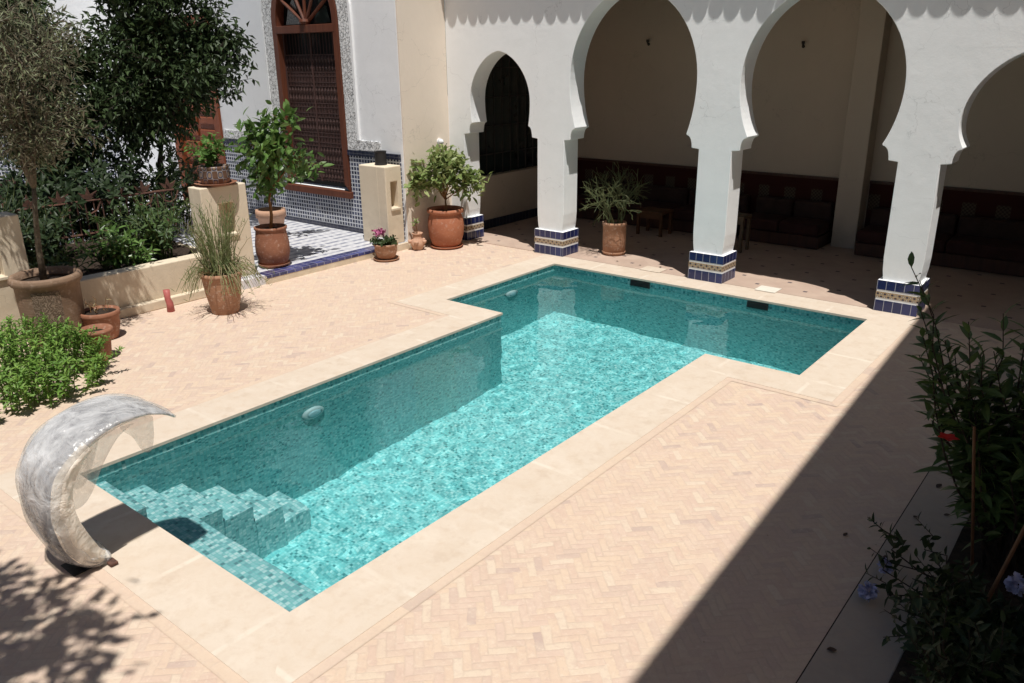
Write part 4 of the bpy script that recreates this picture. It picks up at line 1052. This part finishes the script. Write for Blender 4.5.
# ------------------------------------------------------------------ swan-neck fountain wrapped in film
ft = thing('swan_neck_fountain', 'grey swan-neck pool fountain wrapped in clear plastic film at the pool corner', 'fountain', (1.55, -.62, 0))
FX = 1.47
path = [(-.47, .04, .10, .34), (-.585, .105, .17, .40), (-.675, .22, .22, .46), (-.745, .40, .22, .52), (-.775, .62, .195, .56), (-.735, .83, .175, .58),
        (-.625, .98, .15, .59), (-.47, 1.08, .12, .59), (-.28, 1.133, .09, .58), (-.08, 1.13, .065, .55), (.09, 1.07, .045, .49), (.20, .99, .03, .38)]
def sweep(mb, path, x0, n=20, wr=None, close=True):
    b = len(mb.v); rr = wr or random.Random(1); N = len(path)
    for i, (y, z, th, w) in enumerate(path):
        a = path[max(0, i - 1)]; c = path[min(N - 1, i + 1)]; d = Vector((c[0] - a[0], c[1] - a[1])).normalized(); nn_ = Vector((-d.y, d.x))
        for k in range(n):
            an = 2 * PI * k / n; cx_ = math.cos(an); sx_ = math.sin(an)
            X = abs(cx_) ** .75 * math.copysign(1, cx_) * w / 2; T = abs(sx_) ** .8 * math.copysign(1, sx_) * th / 2
            T += .012 * math.sin(7 * y + 5 * z + 3 * an) * math.sin(11 * z - 9 * X) if wr else 0
            mb.v.append((x0 + X, y + nn_.x * T, z + nn_.y * T))
    for i in range(N - 1):
        for k in range(n):
            k2 = (k + 1) % n; mb.f.append((b + i * n + k, b + i * n + k2, b + (i + 1) * n + k2, b + (i + 1) * n + k))
    mb.f.append(tuple(b + k for k in range(n))); mb.f.append(tuple(b + (N - 1) * n + k for k in range(n)))
def refine(path, k=3):
    out = []; N = len(path)
    for i in range(N - 1):
        p0, p1, p2, p3 = path[max(0, i - 1)], path[i], path[i + 1], path[min(N - 1, i + 2)]
        for j in range(k):
            t_ = j / k
            out.append(tuple(.5 * ((2 * p1[q]) + (-p0[q] + p2[q]) * t_ + (2 * p0[q] - 5 * p1[q] + 4 * p2[q] - p3[q]) * t_ * t_ + (-p0[q] + 3 * p1[q] - 3 * p2[q] + p3[q]) * t_ ** 3) for q in range(4)))
    return out + [path[-1]]
P3 = refine(path, 4)
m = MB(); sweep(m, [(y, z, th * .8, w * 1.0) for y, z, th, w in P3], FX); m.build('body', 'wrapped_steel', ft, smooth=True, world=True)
# film skin: slightly larger and crumpled, lighter on the inner side of the leg
rw = random.Random(8)
m = MB(); n_ = 9
for i, (y, z, th, w) in enumerate(P3):
    a = P3[max(0, i - 1)]; c = P3[min(len(P3) - 1, i + 1)]; d = Vector((c[0] - a[0], c[1] - a[1])).normalized()
    for k in range(n_):
        an = PI + PI * (k + .5) / n_ if n_ > 1 else 0; X = math.cos(an) * w * .485 + .01 * math.sin(9 * z + k); T = math.sin(an) * (th * .42 + .012) + .006 * math.sin(17 * z + 2.1 * k)
        m.v.append((FX + X, y - d.y * T, z + d.x * T))
for i in range(len(P3) - 8):
    for k in range(n_ - 1): a = i * n_ + k; m.f.append((a, a + 1, a + n_ + 1, a + n_))
m.build('inner_film', 'cream_film', ft, smooth=True, world=True)
m = MB(); sweep(m, [(y + .004, z, th * 1.02 + .006, w * 1.07) for y, z, th, w in P3], FX, 22, rw); fo = m.build('plastic_film', 'clear_film', ft, smooth=True, world=True)
m = MB(); cut = [q for q in P3 if q[0] < -.2 and q[1] < 1.06][2:]
for i, (y, z, th, w) in enumerate(cut):
    a = cut[max(0, i - 1)]; c = cut[min(len(cut) - 1, i + 1)]; d = Vector((c[0] - a[0], c[1] - a[1])).normalized()
    for k in range(6):
        T = th * (-.56 + .82 * k / 5); X = w * .545 - .03 * abs(k - 2.5) / 2.5 + .008 * math.sin(23 * z + 2 * k)
        m.v.append((FX + X, y - d.y * T, z + d.x * T))
for i in range(len(cut) - 1):
    for k in range(5): a = i * 6 + k; m.f.append((a, a + 1, a + 7, a + 6))
m.build('side_film', 'cream_film', ft, smooth=True, world=True)
# film spanning the hollow of the neck on the near side and hanging under the lip
def drape(rows, name, mat='clear_film', jit=.012, seed=3):
    rg = random.Random(seed); m = MB(); nc = len(rows[0])
    for r_ in rows:
        for p in r_: m.v.append((p[0] + rg.gauss(0, jit), p[1] + rg.gauss(0, jit * .5), p[2] + rg.gauss(0, jit * .5)))
    for i in range(len(rows) - 1):
        for k in range(nc - 1):
            a = i * nc + k; m.f.append((a, a + 1, a + nc + 1, a + nc))
    o = m.build(name, mat, ft, smooth=True, world=True)
    sb = o.modifiers.new('Subsurf', 'SUBSURF'); sb.levels = 2; sb.render_levels = 2
    return o
def lerp3(a, b, f): return tuple(a[i] + (b[i] - a[i]) * f for i in range(3))
xn = FX + .23
A = [(xn, -.68, .88), (xn, -.56, .99), (xn, -.42, 1.05), (xn, -.25, 1.08), (xn, -.1, 1.07)]
B = [(xn, -.72, .60), (xn - .02, -.60, .56), (xn - .04, -.48, .66), (xn - .03, -.40, .84), (xn, -.26, 1.02)]
drape([[lerp3(a, b, f) for a, b in zip(A, B)] for f in (0, .3, .6, 1)], 'film_flap', seed=4)
A = [(FX - .2, -.35, 1.04), (FX - .1, -.33, 1.05), (FX, -.32, 1.05), (FX + .1, -.31, 1.05)]
B = [(FX - .2, -.5, .60), (FX - .1, -.52, .56), (FX, -.52, .60), (FX + .1, -.5, .66)]
drape([[lerp3(a, b, f) for a, b in zip(A, B)] for f in (0, .3, .6, 1)], 'film_flap', seed=5)
A = [(FX + .16, -.22, 1.07), (FX + .1, -.1, 1.07), (FX + .12, .0, 1.05), (FX + .1, .08, 1.02)]
B = [(FX + .16, -.12, .90), (FX + .1, -.05, .76), (FX + .12, .02, .72), (FX + .1, .06, .84)]
drape([[lerp3(a, b, f) for a, b in zip(A, B)] for f in (0, .35, .7, 1)], 'film_tail', seed=6)
m = MB(); ring = []
y, z, th, w = path[1]
for k in range(25):
    a = 2 * PI * k / 24; ring.append((FX + math.cos(a) * w * .54, y - .01 + math.sin(a) * th * .62 * .7, z + .03 + math.sin(a) * th * .62 * -.6))
m.tube(ring, .016, 6); m.build('tied_band', 'clear_film', ft, world=True)
m = MB(); m.box(FX - .1, -.72, .0, FX + .12, -.5, .012); m.build('base_plate', 'dark_metal', ft, bevel=.004, world=True)
m = MB(); m.cbox((FX + .20, -.47, .028), (.09, .06, .024)); m.build('rusty_bolt', 'rust_iron', ft, bevel=.006, world=True)

# ------------------------------------------------------------------ shaded planting on the right
rg = random.Random(61)
t_ = thing('shrub', 'tall leafy shrub with a red flower rising in the shaded bed at the right edge', 'shrub', (6.92, 3.6, .04))
stems = []
def stem_to(x, y, z, bx=0, by=0, n=7, bow=.12):
    return [(bx + (x - bx) * f + math.sin(f * PI) * bow * rg.uniform(-1, 1), by + (y - by) * f + math.sin(f * PI) * bow * rg.uniform(-1, 1), z * f) for f in np.linspace(0, 1, n)]
for tx, ty, tz in ((-.92, .0, 2.13), (-.84, .05, 1.85), (-.76, .0, 1.62), (-.80, .2, 1.40), (-.86, .1, 2.0), (-.50, .1, 1.75), (-.35, -.1, 1.62), (-.30, .1, 1.85), (-.1, .0, 2.0), (.1, .2, 2.1), (-.60, .0, 1.42), (-.4, .2, 1.35), (-.2, .3, 1.4), (.2, .5, 1.7), (-.62, .3, 1.05), (-.35, .1, 1.1), (.05, -.2, 1.55), (.25, .1, 2.3), (-.35, .4, 1.3), (-.62, .05, 1.6), (-.45, -.15, 1.45), (-.15, .15, 1.75), (-.05, .1, 1.2), (.15, -.1, 1.25), (-.4, 0, 1.25), (-.2, -.1, 1.15), (0, 0, .95), (-.5, .3, 1.2), (.25, .3, 1.5), (-.4, .2, 1.5), (-.55, .1, 1.5), (-.3, .0, 1.6), (-.2, .2, 1.3), (-.1, .1, 1.5), (.0, .3, 1.6), (.1, .0, 1.45), (-.45, .3, 1.15), (.2, .2, 1.2), (-.05, .4, 1.8), (-.68, .1, 1.25), (-.5, .2, 1.65), (.15, .4, 1.9)):
    stems.append(stem_to(tx, ty, tz, rg.uniform(-.1, .15), rg.uniform(-.3, .3)))
stem_parts(t_, rg, stems, 32, .22, .064, 'mid_leaf', 'dark_bark', sr=.011, droop=.3, start=.25, up=.45, rnd=.25)
blossom(t_, 'red_petal', [(-.42, -.42, 1.05)], .05)
t_ = thing('shrub', 'dense dark shrub filling the shaded bed behind the bamboo stakes', 'shrub', (7.0, 4.6, .04))
stems = [stem_to(rg.uniform(-.12, .4), rg.uniform(-.9, .9), rg.uniform(.5, 1.15), rg.uniform(0, .3), rg.uniform(-.7, .7)) for _ in range(34)]
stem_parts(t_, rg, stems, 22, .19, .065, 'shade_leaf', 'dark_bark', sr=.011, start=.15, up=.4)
t_ = thing('shrub', 'low plumbago shrub with pale blue flowers spilling over the kerb path at the lower right', 'shrub', (6.95, 2.55, .04))
stems = [stem_to(rg.uniform(-.48, .6), rg.uniform(-.8, .25), rg.uniform(.15, .48), rg.uniform(-.1, .5), rg.uniform(-.5, .5), bow=.08) for _ in range(95)]
stems += [stem_to(-.83, .55, .30, -.2, .3), stem_to(-.72, .1, .14, -.1, .1), stem_to(-.76, .3, .22, -.1, .2), stem_to(-.55, .6, .4, 0, .3), stem_to(-.9, .75, .2, -.2, .4)]
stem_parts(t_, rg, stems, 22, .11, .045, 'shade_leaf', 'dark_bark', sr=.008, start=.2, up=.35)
for c, nn_, rr_ in (((-.66, .02, .06), 110, .048), ((.15, .10, .44), 110, .048), ((-.64, .30, .12), 40, .034)):
    m = MB(); P, D = [], []
    for _ in range(nn_):
        d = rv(rg).normalized(); P.append(tuple(Vector(c) + d * rr_ * rg.uniform(.4, .95))); D.append(tuple(d + rv(rg, .5)))
    m.leaves(P, D, [(rg.gauss(0, 1), rg.gauss(0, 1), rg.gauss(0, 1)) for _ in P], .038, .034, .1, True); m.build('flower', 'blue_petal', t_, fix=False)
t_ = thing('shrub', 'dark low shrub at the bottom right corner in deep shade', 'shrub', (7.2, 1.45, .04))
stems = [stem_to(rg.uniform(-.5, .3), rg.uniform(-.6, .6), rg.uniform(.2, .7), rg.uniform(-.2, .2), rg.uniform(-.4, .4), bow=.08) for _ in range(64)]
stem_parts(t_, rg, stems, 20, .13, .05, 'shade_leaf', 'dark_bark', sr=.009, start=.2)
def stake(label, a, b, r_=.017):
    m = MB(); a = Vector(a); b = Vector(b); m.tube([(0, 0, 0)] + [tuple((b - a) * f) for f in (.25, .5, .75, 1)], [r_, r_ * 1.1, r_ * .95, r_ * 1.05, r_ * .9], 8)
    tag(m.build('plant_stake', 'bamboo', loc=tuple(a)), label, 'stake', 'bamboo stakes in the right bed')
stake('upright bamboo stake beside the red flower', (6.80, 3.3, .04), (6.64, 3.2, 1.22), .010)
stake('slanting bamboo stake at the right photo edge above the blue flowers', (6.92, 2.5, .1), (7.16, 2.75, 1.35), .012)

# fallen leaves, each one a thing
lm = MB(); lm.leaves([(0, 0, .004)], [(1, .1, .06)], [(0, 0, 1)], .075, .045, -.1, True); lf0 = None
spots = [(6.30, 4.55, .014, 'dry leaf on the shaded kerb path nearest the red flower'), (6.28, 3.95, .014, 'dry leaf on the shaded kerb path, second from the tall shrub'), (6.45, 4.1, .014, 'dry leaf on the shaded kerb path close to the bed'),
         (6.35, 3.4, .014, 'dry leaf on the shaded kerb path above the blue flowers'), (6.25, 3.15, .014, 'dry leaf on the shaded kerb path by the brick seam'), (6.28, 1.95, .014, 'dry leaf on the kerb path below the blue flowers'), (6.42, 1.62, .014, 'dry leaf lowest on the kerb path'),
         (5.9, 3.3, .006, 'dry leaf on the shaded bricks left of the kerb path'), (-2.02, 1.05, .006, 'dry leaf on the bricks right of the bright bush'), (-1.92, 1.32, .006, 'curled dry leaf on the bricks just beyond the bright bush'),
         (.2, 9.95, .014, 'dry leaf on the gallery paving right of the pencil plant'), (.55, 10.05, .014, 'dry leaf on the gallery paving halfway to the middle column'), (-.25, 9.93, .014, 'dry leaf at the foot of the pencil plant pot')]
for i, (x_, y_, z_, lb) in enumerate(spots):
    if i == 0:
        lf0 = lm.build('fallen_leaf', 'dry_leaf', loc=(x_, y_, z_), fix=False); tag(lf0, lb, 'leaf', 'fallen leaves on the paving'); o = lf0
    else:
        o = lf0.copy(); COL.objects.link(o); o.location = (x_, y_, z_); o['label'] = lb
    o.rotation_euler.z = R.random() * 6.28; k = R.uniform(.7, 1.1); o.scale = (k, k, k)

# tree just outside the left edge: its dappled shade falls by the fountain
t_ = thing('tree', 'leafy courtyard tree outside the left edge shading the bricks by the fountain', 'tree', (3.55, -4.12, 0))
tree_parts(t_, random.Random(71), [(0, 0, 0), (.02, .05, 1.8), (.0, .25, 3.4), (.1, .5, 4.8)], .11, [(.35, 1.55, 6.2, 1.05, .62, .5), (-.3, 1.3, 6.4, .9, .7, .6), (.6, .8, 6.3, .9, .8, .6)], 120, 17, .17, .075, .10, 'citrus_leaf', 'bark', nhub=9)

# right-hand wing of the house: its roof edge throws the long shadow over the deck
def wx(y): return 7.855 - .048 * (y + 1.055)
wg = thing('house_wing', 'tall white house wing along the right side, shading the bed and deck', 'house', (8.0, 1.0, 0))
m = MB(); Y0, Y1 = -9.0, 9.62
m.prism([[(wx(Y0), Y0), (14, Y0), (14, Y1), (wx(Y1), Y1)]], 'z', 0, 9.0); m.build('wall', 'warm_plaster', wg, world=True)
for k, (yc, zc) in enumerate(((-5.5, 2.6), (.8, 5.6), (4.6, 5.6), (-2.4, 6.2))):
    m = MB(); xc = wx(yc) ; m.box(xc - .05, yc - .55, zc - .9, xc + .05, yc + .55, zc + .9); w_ = m.build('window', 'dark_wood', wg, world=True)

# ------------------------------------------------------------------ light, sky, camera
SUN = Vector((.275, -.215, 1)).normalized()
el = math.asin(SUN.z); rot = math.atan2(SUN.x, SUN.y)
w = bpy.data.worlds.new('World'); scene.world = w; w.use_nodes = True
nt = w.node_tree; bg = nt.nodes['Background']; sk = nt.nodes.new('ShaderNodeTexSky'); sk.sky_type = 'NISHITA'; sk.sun_disc = False
sk.sun_elevation = el; sk.sun_rotation = rot; sk.altitude = 450; sk.air_density = 1.0; sk.dust_density = .6
nt.links.new(sk.outputs[0], bg.inputs[0]); bg.inputs[1].default_value = .041
sl = bpy.data.lights.new('Sun', 'SUN'); sl.cycles.is_caustics_light = True; sl.energy = 5.0; sl.angle = math.radians(.53); sl.color = (1, .965, .90)
so = bpy.data.objects.new('Sun', sl); COL.objects.link(so); so.rotation_euler = SUN.to_track_quat('Z', 'Y').to_euler(); so.location = (6, -4, 14)
yaw, pitch, roll, fpx = CAMP
fw = Vector((-math.sin(yaw) * math.cos(pitch), math.cos(yaw) * math.cos(pitch), math.sin(pitch)))
r_ = Vector((math.cos(yaw), math.sin(yaw), 0)); u_ = r_.cross(fw)
r2_ = r_ * math.cos(roll) + u_ * math.sin(roll); u2_ = -r_ * math.sin(roll) + u_ * math.cos(roll)
cd = bpy.data.cameras.new('Camera'); co_ = bpy.data.objects.new('Camera', cd); COL.objects.link(co_)
mm = Matrix((r2_, u2_, -fw)).transposed().to_4x4(); mm.translation = Vector(CAMXYZ) * S; co_.matrix_world = mm
cd.sensor_width = 36; cd.lens = fpx / 1024 * 36; cd.clip_start = .03; cd.clip_end = 300
scene.camera = co_
# everything from layout units to metres
for o in list(scene.objects):
    if o.parent is None and o.type in ('MESH', 'EMPTY'):
        o.location = o.location * S; o.scale = o.scale * S
        if '_w' in o: del o['_w']
scene.view_settings.view_transform = 'Standard'; scene.view_settings.look = 'None'; scene.view_settings.exposure = 0; scene.view_settings.gamma = 1
scene.render.engine = 'CYCLES'
c_ = scene.cycles; c_.use_denoising = True; c_.max_bounces = 10; c_.diffuse_bounces = 5; c_.glossy_bounces = 4; c_.transparent_max_bounces = 24; c_.transmission_bounces = 6; c_.volume_bounces = 0
c_.caustics_reflective = False; c_.caustics_refractive = True; c_.sample_clamp_indirect = 6
